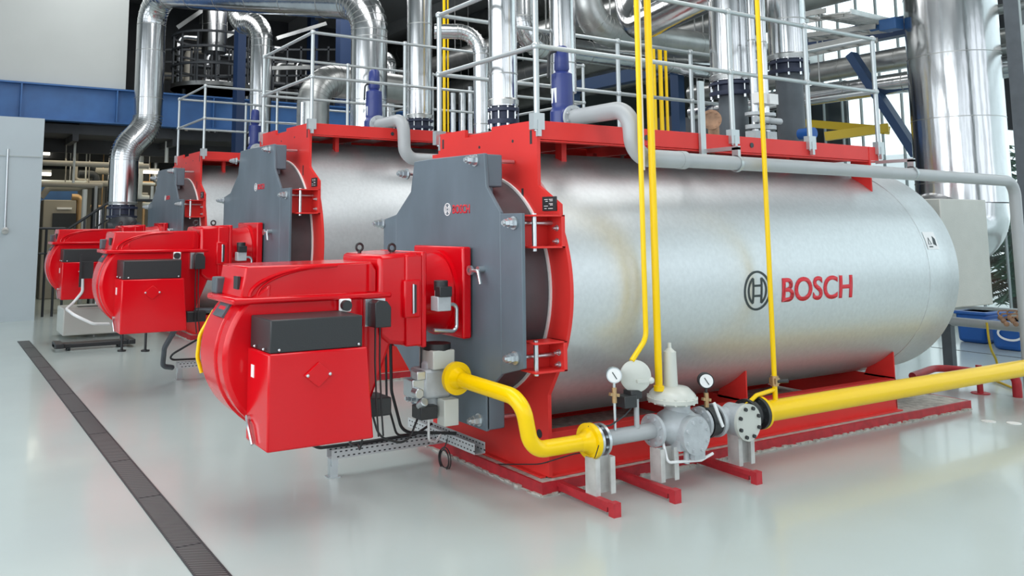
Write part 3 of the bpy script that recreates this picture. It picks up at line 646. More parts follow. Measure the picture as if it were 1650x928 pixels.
# posts under the train
for i, (x, lab) in enumerate(((3.86, 'pale channel post under the first flange of the gas train'), (4.44, 'pale channel post under the round regulator'), (5.22, 'pale channel post under the filter of the gas train'))):
    zt = .285 if i != 1 else .27
    m = MB().box(x-.075, x+.075, ys-.05, ys-.04, .075, zt+.02).box(x-.085, x-.073, ys-.10, ys-.0, .075, zt+.02).box(x+.073, x+.085, ys-.10, ys-.0, .075, zt+.02).box(x-.073, x-.045, ys-.10, ys-.094, .075, zt+.02).box(x+.045, x+.073, ys-.10, ys-.094, .075, zt+.02)
    m.thing('pipe_post', 'post', lab, 'post', 'posts under the gas train')
for x, lab in ((3.785, 'red floor bracket arm nearest the plinth corner'), (4.313, 'red floor bracket arm in the middle under the regulator'), (5.113, 'red floor bracket arm farthest right under the filter')):
    m = MB().bar((x, 4.685, .062), (x, 4.15, .062), .045, .03).box(x-.03, x+.03, 4.115, 4.165, 0, .085).bar((x, 4.685, .045), (x, 4.2, .035), .02, .05)
    m.thing('floor_bracket', 'redfl', lab, 'bracket', 'red floor brackets')

# long yellow main
YM = root('gas_main', 'long straight yellow gas main running along the nearest boiler to the right edge', 'pipe', (7, ys, .3))
MB().cyl((5.50, ys, zs), (11.5, ys, zs-.0), .078, seg=36).part('pipe', 'yellow', YM)
MB().cyl((5.49, ys, zs), (5.515, ys, zs), .122, seg=36).part('flange', 'yellow', YM)
sp = MB()
for x in (10.6,): sp.box(x-.03, x+.03, ys-.03, ys+.03, 0, zs-.075); sp.box(x-.1, x+.1, ys-.06, ys+.06, 0, .01)
sp.part('support', 'redfl', YM)
# vertical yellow lines
q = U(1249, 655, y=ys)
V3 = root('gas_riser', 'thin yellow riser with brass valve standing on the long gas main', 'pipe', (5.68, ys, zs))
t3 = U(1219, -20, y=ys)
MB().tube([(5.69, ys, zs+.06), (5.69, ys, 3.9)], .019, 12, fil=0).part('pipe', 'yellow', V3)
MB().cyl((5.69, ys, .575), (5.69, ys, .65), .03).box(5.665, 5.715, ys-.03, ys+.03, .59, .635).part('ball_valve', 'brass', V3)
MB().cyl((5.69, ys-.02, .61), (5.78, ys-.05, .61), .014).part('valve_handle', 'black', V3)
MB().tube([(5.67, ys, .545), (5.45, ys-.02, .53), (5.33, ys-.02, .47)], .016, 10, fil=.03).part('bypass', 'yellow', V3)
m = MB().tube([(4.35, ys, 3.9), (4.35, ys, 1.02), (4.20, ys-.01, .88)], .0185, 12, fil=.12).thing('vent_line', 'yellow', 'thin yellow vent pipe bending down onto the round pale disc', 'pipe')
m = MB().tube([(4.46, ys, 3.9), (4.46, ys, .665)], .026, 14, fil=0).cyl((4.46, ys, .655), (4.46, ys, .69), .036).thing('vent_line', 'yellow', 'thicker yellow vent pipe dropping onto the round regulator', 'pipe')
MB().tube([(4.41, ys+.04, 3.9), (4.41, ys+.04, 2.2)], .014, 10, fil=0).thing('conduit', 'logo_wh', 'thin white conduit between the two long yellow vent pipes', 'conduit')

# ============================================================ GREY DRAIN PIPES AND BLUE SAFETY VALVES
def safety(yc, zt, x, yrun, r, run_to, label_v, label_p, k=1.0, drop=0.0):
    V = root('safety_valve', label_v, 'valve', (x-.02, yc-.28, zt), 'blue safety valves')
    yv = yc-.28; zo = zt+.09; hk_ = .86 if k < 1.1 else 1.08
    MB().cyl((x, yv, zt-.01), (x, yv, zt+.15), .10*k).lathe((x, yv, zt+.15), (0, 0, 1), [(0, .10*k), (.04, .082*k), (.07, .088*k), (.36*hk_, .084*k), (.385*hk_, .05*k), (.41*hk_, .062*k), (.60*hk_, .056*k), (.63*hk_, .04*k), (.63*hk_, 0)], 24).part('body', 'blue', V)
    m = MB().flange((x, yv-.10, zo), (0, -1, 0), .10*k, .02); m.cyl((x, yv-.12, zo), (x, yv, zo), .07*k); m.part('outlet', 'blue', V)
    MB().tube([(x-.03, yv, zt+.66), (x-.13, yv, zt+.62), (x-.14, yv, zt+.42)], .012, 8, fil=.05).part('lever', 'black', V)
    MB().box(x-.086*k, x-.075*k, yv-.03, yv+.03, zt+.22, zt+.34).part('tag', 'logo_wh', V)
    P = root('drain_pipe', label_p, 'pipe', (x, yrun, zt-.3), 'grey outlet pipes of the safety valves')
    MB().tube([(x, yv-.14, zo), (x, yrun, zo+.0), (x+.02, yrun, zt-.27-drop), (x+.5, yrun, zt-.27-drop)], r, 22, fil=.16, n=10).part('elbow_pipe', 'grey', P)
    MB().flange((x, yv-.125, zo), (0, -1, 0), .10*k, .022).part('flange', 'cast', P)
    return P
P1 = safety(5.55, 2.565, 4.36, 4.50, .066, 9.7, 'blue safety valve on top of the nearest boiler', 'long grey pipe from blue valve running along the near boiler and down at right')
ve = 9.78
MB().tube([(4.86, 4.50, 2.295), (6.8, 4.50, 2.29), (ve, 4.50, 2.265), (ve, 4.50, .0)], .056, 22, fil=.16, n=10).part('run_pipe', 'grey', P1)
MB().cyl((4.84, 4.50, 2.295), (4.90, 4.50, 2.295), .069).part('coupling', 'grey', P1)
hk = MB()
for x in (5.47, 7.9): hk.box(x, x+.03, 4.47, 4.53, 2.34, 2.42).box(x, x+.03, 4.47, 4.84, 2.40, 2.43).ring((x, 4.5, 2.29), (1, 0, 0), .057, .066, .025, 24)
hk.box(5.44, 5.50, 4.81, 4.835, 2.38, 3.0)
hk.parts('hanger', 'galvrail', P1)
x2 = U(640, 187, y=8.9).x
P2 = safety(10.0, 3.0, U(650, 190, y=8.92).x, 8.92, .078, 8, 'blue safety valve on top of the middle boiler', 'grey elbow pipe hanging beside the middle boiler', 1.25, .12)
xx = U(650, 190, y=8.92).x
MB().cyl((xx+.45, 8.92, 2.61), (8.4, 8.92, 2.60), .070, seg=24).part('run_pipe', 'grey', P2)
safety(14.6, 3.02, U(411, 200, y=14.32).x, 13.5, .078, 8, 'blue safety valve on top of the farthest boiler', 'grey outlet pipe at the farthest boiler, mostly hidden', 1.25, .1)

# ============================================================ RAILINGS
def railing(yc, hw, zt, label, xs=(3.76, 5.86, 6.90, 7.96)):
    R = root('guard_railing', label, 'railing', (3.76, yc, zt), 'tubular guard railings on the boilers')
    yn, yf = yc-hw, yc+hw; H = 1.10
    for x in xs:
        for y in (yn, yf):
            q = MB().tube([(x, y, zt-.08), (x, y, zt+H)], .022, 12, fil=0); q.box(x-.05, x+.05, y-.028, y+.028, zt-.02 if 0 else zt-.07, zt+.05); q.bar((x, y-.02, zt-.12), (x, y-.02, zt+.0), .03, .03); q.part('post', 'galvrail', R)
    for z in (zt+H-.02, zt+.55):
        for a, b in (((xs[0], yn, z), (xs[-1], yn, z)), ((xs[0], yf, z), (xs[-1], yf, z)), ((xs[0], yn, z), (xs[0], yf, z)), ((xs[-1], yn, z), (xs[-1], yf, z))):
            MB().tube([a, b], .019, 12, fil=0).part('rail', 'galvrail', R)
    j = MB()
    for x in xs:
        for y in (yn, yf):
            for z in (zt+H-.02, zt+.55): j.ball((x, y, z), .034, seg=12)
    j.parts('clamp', 'galvrail', R)
railing(5.52, .685, 2.565, 'galvanised guard railing on the walkway of the nearest boiler')
railing(9.92, .84, 2.99, 'galvanised guard railing on the walkway of the middle boiler', (3.76, 5.0, 6.4, 7.9))
railing(14.45, .84, 3.0, 'galvanised guard railing on the walkway of the farthest boiler at left', (3.76, 5.0, 6.4, 7.9))

# ============================================================ CLAD PIPES
def clad(name, label, pts, r, fil=None, mt='clad', cat='pipe', group=None, seams=None, seg=36, n=9, capz=None):
    R = root(name, label, cat, pts[0], group)
    P = fillet(pts, fil or r*2.2, n)
    MB().tube(pts, r, seg, fil=fil or r*2.2, n=n).part('cladding', mt, R)
    s = MB(); k = 0
    for a, b in zip([Vector(p) for p in pts], [Vector(p) for p in pts[1:]]):
        L = (b-a).length; d = (b-a).normalized(); t = (fil or r*2.2)
        while t < L-(fil or r*2.2): s.cyl(a+d*t, a+d*(t+.012), r+.004, seg=seg); t += .95; k += 1
    # elbow gores
    idx = [i for i in range(1, len(P)-1) if ((P[i+1]-P[i]).normalized()-(P[i]-P[i-1]).normalized()).length > .03]
    for i in idx:
        d = (P[i+1]-P[i-1]).normalized(); s.cyl(P[i]-d*.006, P[i]+d*.006, r+.005, seg=seg)
        k += 1
    if k: s.parts('seam_band', 'clad_dull', R)
    else: s.bm.free()
    return R
def collar_flange(R, p, r, h=.16):
    p = Vector(p)
    MB().lathe(p, (0, 0, 1), [(0, 0), (0, r*1.12), (.025, r*1.16), (.04, r*1.16), (.045, r*.92), (h*.62, r*.92), (h*.66, r*1.16), (h*.82, r*1.16), (h*.84, r*.95), (h, r*.95), (h, 0)], 32).part('flange', 'flg', R)
    MB().lathe(p+Vector((0, 0, h)), (0, 0, 1), [(0, r*.95), (.0, r*1.12), (.04, r*1.14), (.06, r*1.0), (.06, 0)], 32).part('end_cap', 'clad_dull', R)
    for k in range(10):
        a = 2*PI*k/10; q = p+Vector((r*1.07*math.cos(a), r*1.07*math.sin(a), 0)); MB().cyl(q+Vector((0, 0, -.03)), q+Vector((0, 0, .0)), .013, seg=6).cyl(q, q+Vector((0, 0, h*.9)), .006, seg=6).part('flange_bolt', 'zinc', R)
YB = 5.62
def vp(u, vb, wpx, y, ztop, label, vflange=None, mt='clad', group=None, name='flue_pipe', fl=True, rise=None):
    p = U(u, vb, y=y); r = wpx/2/ppm(p)
    R = clad(name, label, [p, (p.x, p.y, ztop)], r, mt=mt, group=group)
    if fl: collar_flange(R, (p.x, p.y, p.z-.15), r*.95)
    return R, p, r
R, p, r = vp(811, 172, 46, YB, 7.5, 'bright vertical clad pipe rising behind the front railing of nearest boiler')
MB().cyl((p.x, p.y, 2.55), (p.x, p.y, p.z-.14), r*.85).part('stub', 'navy', R)
R, p, r = vp(908, 150, 42, 6.0, 7.5, 'bright vertical clad pipe just behind the near blue safety valve', fl=False)
MB().cyl((p.x, p.y, 2.55), p, r*.8).part('stub', 'clad_dull', R)
# economiser connection ducts
R, p, r = vp(1180, 132, 66, YB, 4.05, 'wide clad pipe with elbow above the near boiler', fl=True)
a = Vector((p.x, p.y, 4.0)); 
MB().cyl((p.x, p.y, 2.55), (p.x, p.y, p.z-.14), r*.68, seg=32).part('stub', 'duct', R)
MB().tube([(p.x, p.y, 3.95), (p.x, p.y, 4.25), U(1020, 48, y=7.9), U(1020, 48, y=7.9)+Vector((.15, .35, 1.8))], r*.95, 32, fil=.5, n=9).part('elbow', 'clad', R)
rf = MB().cyl(U(1146, 193, y=4.98), U(1146, 193, y=5.02)+Vector((0, .06, 0)), .001)
rf.bm.free(); q = U(1146, 193, y=5.1)
m = MB().flange(q, (-.75, -.66, 0), .088, .022, 10).cyl(q, q+Vector((.35, .28, 0)), .05).cyl(q+Vector((.33, .26, -.35)), q+Vector((.33, .26, .05)), .05); m.thing('blind_flange', 'rust', 'rust coloured round flange on a stub above the near boiler rail', 'flange')
R, p, r = vp(1270, 98, 58, YB, 7.5, 'wide bright clad pipe above the dark duct toward back of near boiler', fl=True)
MB().cyl((p.x, p.y, 2.55), (p.x, p.y, p.z-.14), r*.72, seg=32).part('stub', 'duct', R)
for u, w_, vb in ((1217, 12, 205), (1235, 12, 200)):
    p = U(u, vb, y=5.3)
    R = clad('vent_pipe', 'thin clad pipe with small valves between the two dark ducts, %s' % ('left one' if u < 1225 else 'right one'), [(p.x, p.y, 2.55), (p.x, p.y, 6)], .035, seg=16)
    m = MB().box(p.x-.07, p.x+.07, p.y-.06, p.y+.06, 2.62, 2.70).cyl((p.x, p.y, 2.72), (p.x, p.y, 2.76), .09).cyl((p.x, p.y, 2.85), (p.x, p.y, 2.88), .09).cyl((p.x-.1, p.y-.08, 2.80), (p.x+.1, p.y-.08, 2.80), .03); m.part('valve', 'cast', R)
    m = MB().box(p.x-.06, p.x+.06, p.y-.1, p.y-.02, 2.96, 3.06).part('actuator', 'logo_wh', R)
m = MB(); q = U(1312, 214, y=5.2); m.cyl(q, q+Vector((.0, .16, 0)), .055).cyl(q+Vector((0, .05, -.2)), q+Vector((0, .05, 0)), .03); 
m.thing('small_pump', 'tub', 'small blue round pump motor behind the right end of the red rail', 'pump')
# pipes of the middle boiler
R, p, r = vp(676, 192, 41, 10.2, 7.8, 'slim bright clad pipe rising behind the middle boiler railing', fl=True)
MB().cyl((p.x, p.y, 2.95), (p.x, p.y, p.z-.14), r*.7).part('stub', 'navy', R)
# big inverted U from the floor valve at left up, over and down by the middle boiler
yb_ = 17.0; pb = U(197, 330, y=yb_); pe = U(206, 250, y=yb_); pv = U(238, 200, y=yb_); pt = U(246, 20, y=yb_); r1 = 22.5/ppm(pv)
yr = 11.2; pr_ = U(594, 190, y=yr); ptop = U(596, 20, y=yr)
zt_ = pt.z+.05
zc_ = U(560, 10, y=yr).z
pts = [pb, Vector((pb.x, yb_, pe.z+.1)), Vector((pv.x, yb_, pv.z-.05)), Vector((pv.x, yb_, zt_+.35)), Vector((pr_.x, yr, zc_+.1)), Vector((pr_.x, yr, 2.95))]
R = clad('steam_pipe', 'big bright clad pipe arching from far left up and across to middle boiler', pts, r1, fil=.55)
collar_flange(R, (pb.x, pb.y, pb.z-.25), r1*.9, .26)
MB().cyl((pb.x, pb.y, pb.z-.75), (pb.x, pb.y, pb.z-.2), r1*.7).cyl((pb.x-.3, pb.y-.2, pb.z-.45), (pb.x+.3, pb.y-.2, pb.z-.45), .12).ball((pb.x, pb.y-.1, pb.z-.45), .3).part('valve', 'dark', R)
MB().cyl((pb.x, pb.y, 0), (pb.x, pb.y, pb.z-.7), r1*.6).part('stub', 'duct', R)
# second arch pipe
y2 = 15.5; pa = U(418, 215, y=y2); pb2 = U(416, 50, y=y2); q2 = U(345, 15, y=19.0)
clad('steam_pipe', 'clad pipe with rounded elbow rising behind the farthest boiler railing', [(pa.x, y2, 2.95), (pa.x, y2, pb2.z+.22), (pa.x-.25, y2+.75, pb2.z+.22), (pa.x-.25, y2+.85, 8.3)], 17.5/ppm(pb2), fil=.4)
pq = U(345, 85, y=20); clad('hanging_pipe', 'bright clad pipe ending above a round dark platform at upper left', [pq, (pq.x, pq.y, 8.2)], 20/ppm(pq))
# round platform (dark) under it
RP = root('round_platform', 'dark round caged platform below the hanging clad pipe', 'platform', (pq.x, pq.y, pq.z-.9))
m = MB()
for z in (-.25, .15, .5): m.ring((pq.x, pq.y, pq.z+z-.2), (0, 0, 1), .95, 1.0, .05, 32)
for k in range(14): a = 2*PI*k/14; m.bar((pq.x+.97*math.cos(a), pq.y+.97*math.sin(a), pq.z-.9), (pq.x+.97*math.cos(a), pq.y+.97*math.sin(a), pq.z+.35), .04, .04)
m.part('cage', 'dark', RP)
for sx in (-.7, .7): MB().cyl((pq.x+sx, pq.y, 3.95), (pq.x+sx, pq.y, pq.z-.95), .05).part('leg', 'dark', RP); MB().cyl((pq.x, pq.y, pq.z-.95), (pq.x, pq.y, pq.z-.85), 1.0).part('deck', 'clad_dull', RP)
# dome elbow behind the middle boiler
y3 = 13.0; pd = U(504, 205, y=y3); pe3 = U(504, 150, y=y3); r3 = 20/ppm(pe3)
clad('steam_pipe', 'dull clad pipe elbow bulging behind the middle boiler railing', [(pd.x, y3, 2.2), (pd.x, y3, pe3.z+.25), (pd.x+1.8, y3+.3, pe3.z+.25)], r3*1.3, fil=.45, mt='clad_dull')
# far pipes left of front railing of near boiler
for i, (u, vt, vb, w_, y_, lab) in enumerate(((628, 90, 200, 20, 15.0, 'narrow clad pipe with arched top behind middle boiler'), (730, 150, 212, 9, 12, 'slim vertical pipe behind nearest boiler railing, first from left'), (745, 150, 212, 12, 12, 'slim vertical pipe behind nearest boiler railing, second from left'), (758, 140, 212, 9, 12.4, 'slim vertical pipe behind nearest boiler railing, third from left'), (487, 165, 205, 8, 12.0, 'thin silver tube behind middle boiler railing'))):
    a = U(u, vb, y=y_); b = U(u, vt, y=y_); r_ = w_/2/ppm(a)
    clad('service_pipe', lab, [(a.x, a.y, 2.9), (a.x, a.y, b.z), (a.x-.1, a.y+1.2, b.z)] if i == 0 else [(a.x, a.y, 0), (a.x, a.y, b.z)], r_, seg=20, fil=.25)
# large elbow beside the tall pipe at top (upper middle)
y4 = 7.6; a = U(775, 120, y=y4); b = U(772, 65, y=y4); c = U(690, 10, y=y4+1.5)
clad('service_pipe', 'short bent clad pipe just left of the tall pipe behind the front railing', [(a.x, y4, 2.6), (a.x, y4, b.z+.1), (a.x-.45, y4+.25, b.z+.1)], 12/ppm(a), fil=.3, seg=24)
# background horizontal ducts on the right between boilers (run along y)
def yduct(ua, va, u0, u1, x_, w_, mt, lab):
    a = U(ua, va, x=x_); r_ = w_/2/ppm(a); y0 = min(U(u1, 0, x=x_).y, 29.95); y1 = min(U(u0, 0, x=x_).y, 29.95)
    R = clad('duct', lab, [(x_, y1, a.z), (x_, y0, a.z)], r_, mt=mt, cat='duct', group='horizontal ducts in the background')
    y_ = y0+.5
    while y_ < y1: MB().cyl((x_, y_, a.z+r_*.9), (x_, y_, 8.3), .012, seg=8).part('hanger_rod', 'clad_dull', R); y_ += 2.6
def xduct(ua, va, x0, x1, y_, w_, mt, lab):
    a = U(ua, va, y=y_); r_ = w_/2/ppm(a)
    R = clad('duct', lab, [(x0, y_, 8.5), (x0, y_, a.z), (x1, y_, a.z)], r_, mt=mt, cat='duct', group='horizontal ducts in the background')
    for x_ in (x0+.5, (x0+x1)/2, x1-.5): MB().cyl((x_, y_, a.z+r_*.9), (x_, y_, 8.3), .012, seg=8).part('hanger_rod', 'clad_dull', R)
yduct(940, 34, 640, 1300, 12.3, 44, 'clad_dull', 'thick dull duct rising high behind the near blue valve')
yduct(800, 132, 600, 1300, 13.1, 42, 'clad_dull', 'dull duct behind the front railing corner of the nearest boiler')
yduct(700, 180, 600, 1200, 14.3, 46, 'clad_dull', 'lowest broad dull duct far behind the slim pipe of middle boiler')
yduct(720, 60, 600, 1200, 14.9, 40, 'clad_dull', 'upper broad dull duct far behind the slim pipe of middle boiler')
yduct(1380, 106, 1110, 1650, 13.0, 34, 'clad_dull', 'upper dull duct crossing behind the huge stack')
yduct(1380, 144, 1110, 1650, 12.6, 32, 'clad', 'lower clad duct crossing behind the huge stack')
xduct(1000, 92, 8.2, 13.0, 10.9, 36, 'clad', 'horizontal clad duct behind the long yellow vent pipes')
xduct(1085, 68, 8.8, 14.5, 10.0, 46, 'clad_dull', 'broad dull duct just left of the wide clad pipe')
# big overhead duct top right
a = U(1300, 8, x=11.0); b = U(1480, 8, x=11.0)
clad('duct', 'broad dark overhead duct above the cable trays at top right', [(11.0, a.y+1, a.z+.3), (11.0, b.y-.5, a.z+.3)], .38, mt='clad_dull', cat='duct')

# huge stack on the right
ks = 11.6
pL = U(1475, 300, x=ks); pR = U(1605, 300, x=ks); cy_ = (pL.y+pR.y)/2; rr = 67/ppm((ks, cy_, 2.3))
ST = root('exhaust_stack', 'huge bright clad exhaust stack standing at the right behind the near boiler', 'stack', (ks+rr, cy_, 0))
for q_ in ((.0, .2), (.35, .1)): MB().box(ks-1.3+q_[0], ks-1.2+q_[0], cy_+.55, cy_+.65, 0, 1.3).part('leg', 'duct', ST)
MB().cyl((ks+.2, cy_, 2.1), (ks+.2, cy_, 8.5), rr, seg=72).part('cladding', 'clad', ST)
s = MB()
for z in (2.35, 3.2, 4.05, 4.9, 5.8): s.cyl((ks+.2, cy_, z), (ks+.2, cy_, z+.012), rr+.004, seg=72)
s.parts('seam_band', 'clad_dull', ST)
MB().tube([(ks+.2, cy_, 2.12), (ks+.2, cy_+.02, 1.8), (ks-1.4, cy_+.45, 1.55)], rr*.93, 48, fil=.3).part('elbow', 'clad', ST)
# pale box in front of it (flue connection)
q0 = U(1500, 330, x=10.2); q1 = U(1594, 490, x=10.2)
yR = U(1594, 400, x=9.9).y
MB().box(9.0, 9.9, yR, 6.4, U(1594, 490, x=9.9).z, U(1594, 322, x=9.9).z).part('housing', 'boxbeige', root('flue_box', 'pale sheet metal flue box attached behind the end of the near boiler', 'flue box', (9.4, 6.0, .8)), bevel=.01)

# ============================================================ RIGHT BACKGROUND
# blue brace and beam
a = U(1372, 88, x=12.5); b = U(1478, 250, x=12.5)
MB().bar(a, b, .12, .17, up=(1, 0, 0)).thing('brace', 'brace', 'diagonal navy blue steel brace left of the huge stack', 'brace')
a = U(1305, 72, x=13.2); b = U(1470, 88, x=13.2); MB().bar((13.2, a.y+1.5, a.z), (13.2, b.y-1, a.z-.02), .2, .3).thing('crossbeam', 'navy', 'dark navy crossbeam above the diagonal brace', 'beam')
# ladder-like cable trays
def ladder(p0, p1, w, label):
    p0 = Vector(p0); p1 = Vector(p1); d = (p1-p0); L = d.length; d.normalize(); s_ = Vector((0, 0, 1)).cross(d).normalized()*w/2
    R = root('cable_tray', label, 'cable tray', p0, 'overhead cable trays')
    m = MB().bar(p0+s_, p1+s_, .02, .07).bar(p0-s_, p1-s_, .02, .07).part('side_rail', 'clad_dull', R); m = MB(); t = .1
    while t < L: m.bar(p0+d*t+s_, p0+d*t-s_, .03, .02); t += .22
    m.part('rung', 'clad_dull', R)
for i, (u0, v0, u1, v1, x0, x1, lab) in enumerate(((1290, 30, 1345, 20, 10.5, 10.5, 'upper short cable tray right of the wide clad pipe'), (1345, 22, 1430, 40, 10.5, 13.5, 'upper cable tray slanting toward the blue bracket'), (1290, 62, 1425, 45, 11.5, 11.5, 'middle cable tray under the overhead duct'), (1290, 85, 1400, 62, 10.8, 10.8, 'lower cable tray just above the railing corner'))):
    ladder(U(u0, v0, x=x0), U(u1, v1, x=x1), .4, lab)
q = U(1436, 40, x=11.4); MB().box(q.x-.1, q.x+.1, q.y-.12, q.y+.12, q.z-.08, q.z+.08).cyl(q+Vector((0, .1, 0)), q+Vector((0, .3, 0)), .04).thing('wall_bracket', 'beam', 'light blue steel bracket beside the top of the huge stack', 'bracket', bevel=.01)
# yellow crane arms
m = MB().bar(U(1293, 198, x=13), U(1430, 210, x=13), .14, .13).bar(U(1330, 220, x=12.6), U(1432, 206, x=13), .14, .14); m.thing('crane_beam', 'yellow2', 'mustard yellow crane arm behind the right end of the railing', 'crane')
for i, (u, w_, lab) in enumerate(((1057, 5, 'thin far yellow riser, left of three'), (1067, 7, 'thin far yellow riser, middle of three'), (1076, 5, 'thin far yellow riser, right of three'))):
    a = U(u, 205, y=8.6); b = U(u, 78, y=8.6); MB().cyl((a.x, a.y, 0), (a.x, a.y, b.z), w_/2/ppm(a), seg=12).thing('gas_riser', 'yellow', lab, 'pipe', 'three far yellow risers')
a = U(716, 205, y=9.6); MB().cyl((a.x, a.y, 2.6), (a.x, a.y, 6), .02).cyl((a.x+.06, a.y, 2.6), (a.x+.06, a.y, 6), .012).thing('gas_riser', 'yellow', 'thin yellow riser beside the front left railing post of nearest boiler', 'pipe')
a = U(915, 140, x=12.0); b = U(1092, 146, x=12.0); MB().box(12.0, 12.2, b.y, a.y, a.z-.16, a.z+.10).box(12.02, 12.18, b.y, b.y+.2, 0, a.z).box(12.02, 12.18, a.y-.2, a.y, 0, a.z).thing('crossbeam', 'brace', 'navy blue beam low behind the blue valve and yellow vent pipes', 'beam')
# dark equipment cabinet visible between pipes
a = U(1080, 130, y=12); MB().box(a.x, a.x+2.2, 12, 12.6, 0, 4.0).thing('equipment_cabinet', 'collar', 'dark brown cabinet behind the far yellow risers', 'cabinet')
a = U(1090, 180, x=14); 
# grey column at right edge + thin
a = U(1635, 300, y=4.2); 
SCN = root('steel_column', 'slim grey green steel column at the right edge', 'column', (11.2, 4.9, 0))
pc = U(1633, 60, x=11.0)
MB().box(11.0, 11.10, pc.y-.06, pc.y+.06, 0, 8.6).part('web', 'mull', SCN)
MB().box(10.99, 11.0, pc.y-.08, pc.y+.08, 0, 8.6).part('face', 'duct', SCN)
# horizontals right of stack
for i, v in enumerate((20, 85)):
    a = U(1590, v, x=12.5); MB().cyl((12.5, a.y+.4, a.z), (12.5, a.y-3, a.z+.0), .07).thing('service_pipe', 'clad_dull', ['uppermost', 'lower'][i]+' dull pipe crossing right of the huge stack', 'pipe')
a = U(1610, 5, x=13.5); MB().box(13.5, 13.8, a.y-.25, a.y+.05, 3.2, 5.5).thing('duct_shaft', 'dark', 'dark vertical shaft between the stack and the steel column', 'duct')
# blue tubs on the floor
def tub(u0, u1, vb, vt, x, lab, lid=False):
    a = U(u0, vb, x=x); b = U(u1, vb, x=x); z1 = U(u0, vt, x=x).z; yc_ = (a.y+b.y)/2; w_ = (a.y-b.y)/2
    T = root('blue_tub', lab, 'tub', (x+.4, yc_, 0), 'blue plastic tubs by the window')
    m = MB().prism([(yc_-w_*.86, 0), (yc_+w_*.86, 0), (yc_+w_, z1), (yc_-w_, z1)], YZ, x, x+.8); m.part('body', 'tub', T, bevel=.06)
    MB().box(x-.03, x+.83, yc_-w_*1.03, yc_+w_*1.03, z1-.05, z1).part('rim', 'tub', T, bevel=.02)
tub(1540, 1592, 546, 500, 14.0, 'blue plastic tub on the floor behind the grey pipes')
tub(1596, 1650, 554, 515, 13.6, 'blue plastic tub with white ring mark near the right edge')
m = MB(); a = U(1628, 538, x=13.58)
stroke(m, [(.16*math.cos(2*PI*k/24), .09*math.sin(2*PI*k/24)) for k in range(24)], .03, lambda p_, q_, t_: (13.57-t_, a.y-p_, a.z+q_), True)
m.part('mark', 'logo_wh', bpy.data.objects['blue_tub.001'], smooth=False)
# floor pipes at right: horizontal grey pipe on dark leg, thinner one above
a = U(1540, 518, x=11.4); b = U(1650, 516, x=11.4)
FP = root('low_pipework', 'grey low pipework on a dark leg right of the near boiler end', 'pipework', (11.4, a.y, 0))
MB().cyl((11.4, a.y+.3, a.z), (11.4, b.y-.8, a.z), .055).part('pipe', 'grey', FP)
MB().cyl((11.6, a.y+.2, a.z+.17), (11.6, b.y-.8, a.z+.20), .022).part('thin_pipe', 'galvrail', FP)
c_ = U(1534, 590, z=0); MB().box(11.36, 11.46, a.y+.05, a.y+.17, 0, a.z).part('leg', 'duct', FP)
m = MB(); 
for k in range(7):
    q = U(1612+k*5, 512+(k % 3)*5, x=11.2); m.ball(q, .032, seg=10); m.tube([q, q+Vector((0, .04, .08)), q+Vector((0, -.08, .09))], .009, 8, fil=.03)
m.part('valve', 'rust', FP)
m = MB(); q = U(1590, 520, x=11.3); m.tube([q, U(1595, 560, x=11.2), U(1612, 592, z=.02), U(1600, 612, z=.02), U(1640, 628, z=.02)], .014, 8, fil=.2); m.thing('yellow_hose', 'yellow2', 'thin yellow hose trailing on the floor at the right', 'hose')
# red curved floor pipe and stubs
m = MB().tube([U(1470, 606, z=.12), U(1510, 592, z=.14), U(1560, 597, z=.14), U(1600, 602, z=.12)], .04, 12, fil=.3); m.thing('red_floor_pipe', 'redfl', 'curved dark red pipe on the floor behind the yellow main', 'pipe')
q = U(1580, 634, z=0); MB().cyl(q, q+Vector((0, 0, .3)), .03).cyl(q, q+Vector((0, 0, .01)), .09).thing('red_stub', 'redfl', 'short red pipe stub with foot plate near the right edge', 'stub')
q = U(1640, 640, z=0); MB().tube([q, q+Vector((0, 0, .24)), q+Vector((0, .22, .24))], .045, 12, fil=.1).thing('red_floor_pipe', 'redfl', 'bent red pipe rising from the floor at the right edge', 'pipe')
for u, v in ((1593, 679), (1634, 682)):
    q = U(u, v, z=0); m = MB(); m.cyl(q, q+Vector((0, 0, .004)), .06, seg=20); m.thing('white_disc', 'logo_wh', 'small white round cap in the floor, %s one' % ('left' if u < 1600 else 'right'), 'floor cap')
# expansion joint line in floor
MB().box(13.0, 13.03, 2, 12, .0005, .003).thing('floor_joint', 'dark', 'thin dark joint line in the floor before the blue tubs', 'joint')
# firs outside
def fir(x, y, h, lab):
    T = root('fir_tree', lab, 'tree', (x, y, 0), 'fir trees outside the glass wall')
    MB().cyl((x, y, 0), (x, y, h), .12, .02, 10).part('trunk', 'bark', T)
    m = MB(); rg = random.Random(int(x*10+y)); z = .5
    while z < h:
        L = (h-z)/h*1.5+.15
        for k in range(9):
            a = rg.uniform(0, 2*PI); d = Vector((math.cos(a), math.sin(a), -.25)); p0 = Vector((x, y, z)); m.bar(p0, p0+d*L, .03, .02)
            n_ = int(L/.05)
            for j in range(2, n_):
                q = p0+d*L*j/n_; s2 = Vector((-d.y, d.x, 0))
                for sg in (-1, 1):
                    e_ = q+s2*sg*rg.uniform(.08, .2)+Vector((0, 0, -rg.uniform(.02, .14)))+d*.06
                    m._faces([q, e_, q+Vector((0, 0, -.035))+d*.02], [(0, 1, 2)])
        z += .15
    m.part('needles', 'fir', T, smooth=False)
q = U(1625, 400, x=19.5); fir(19.5, q.y-.1, 3.6, 'dark fir tree outside the window at the right edge')
MB().box(17.1, 60, -40, 50, -.15, -.05).struct('ground', 'wallw')

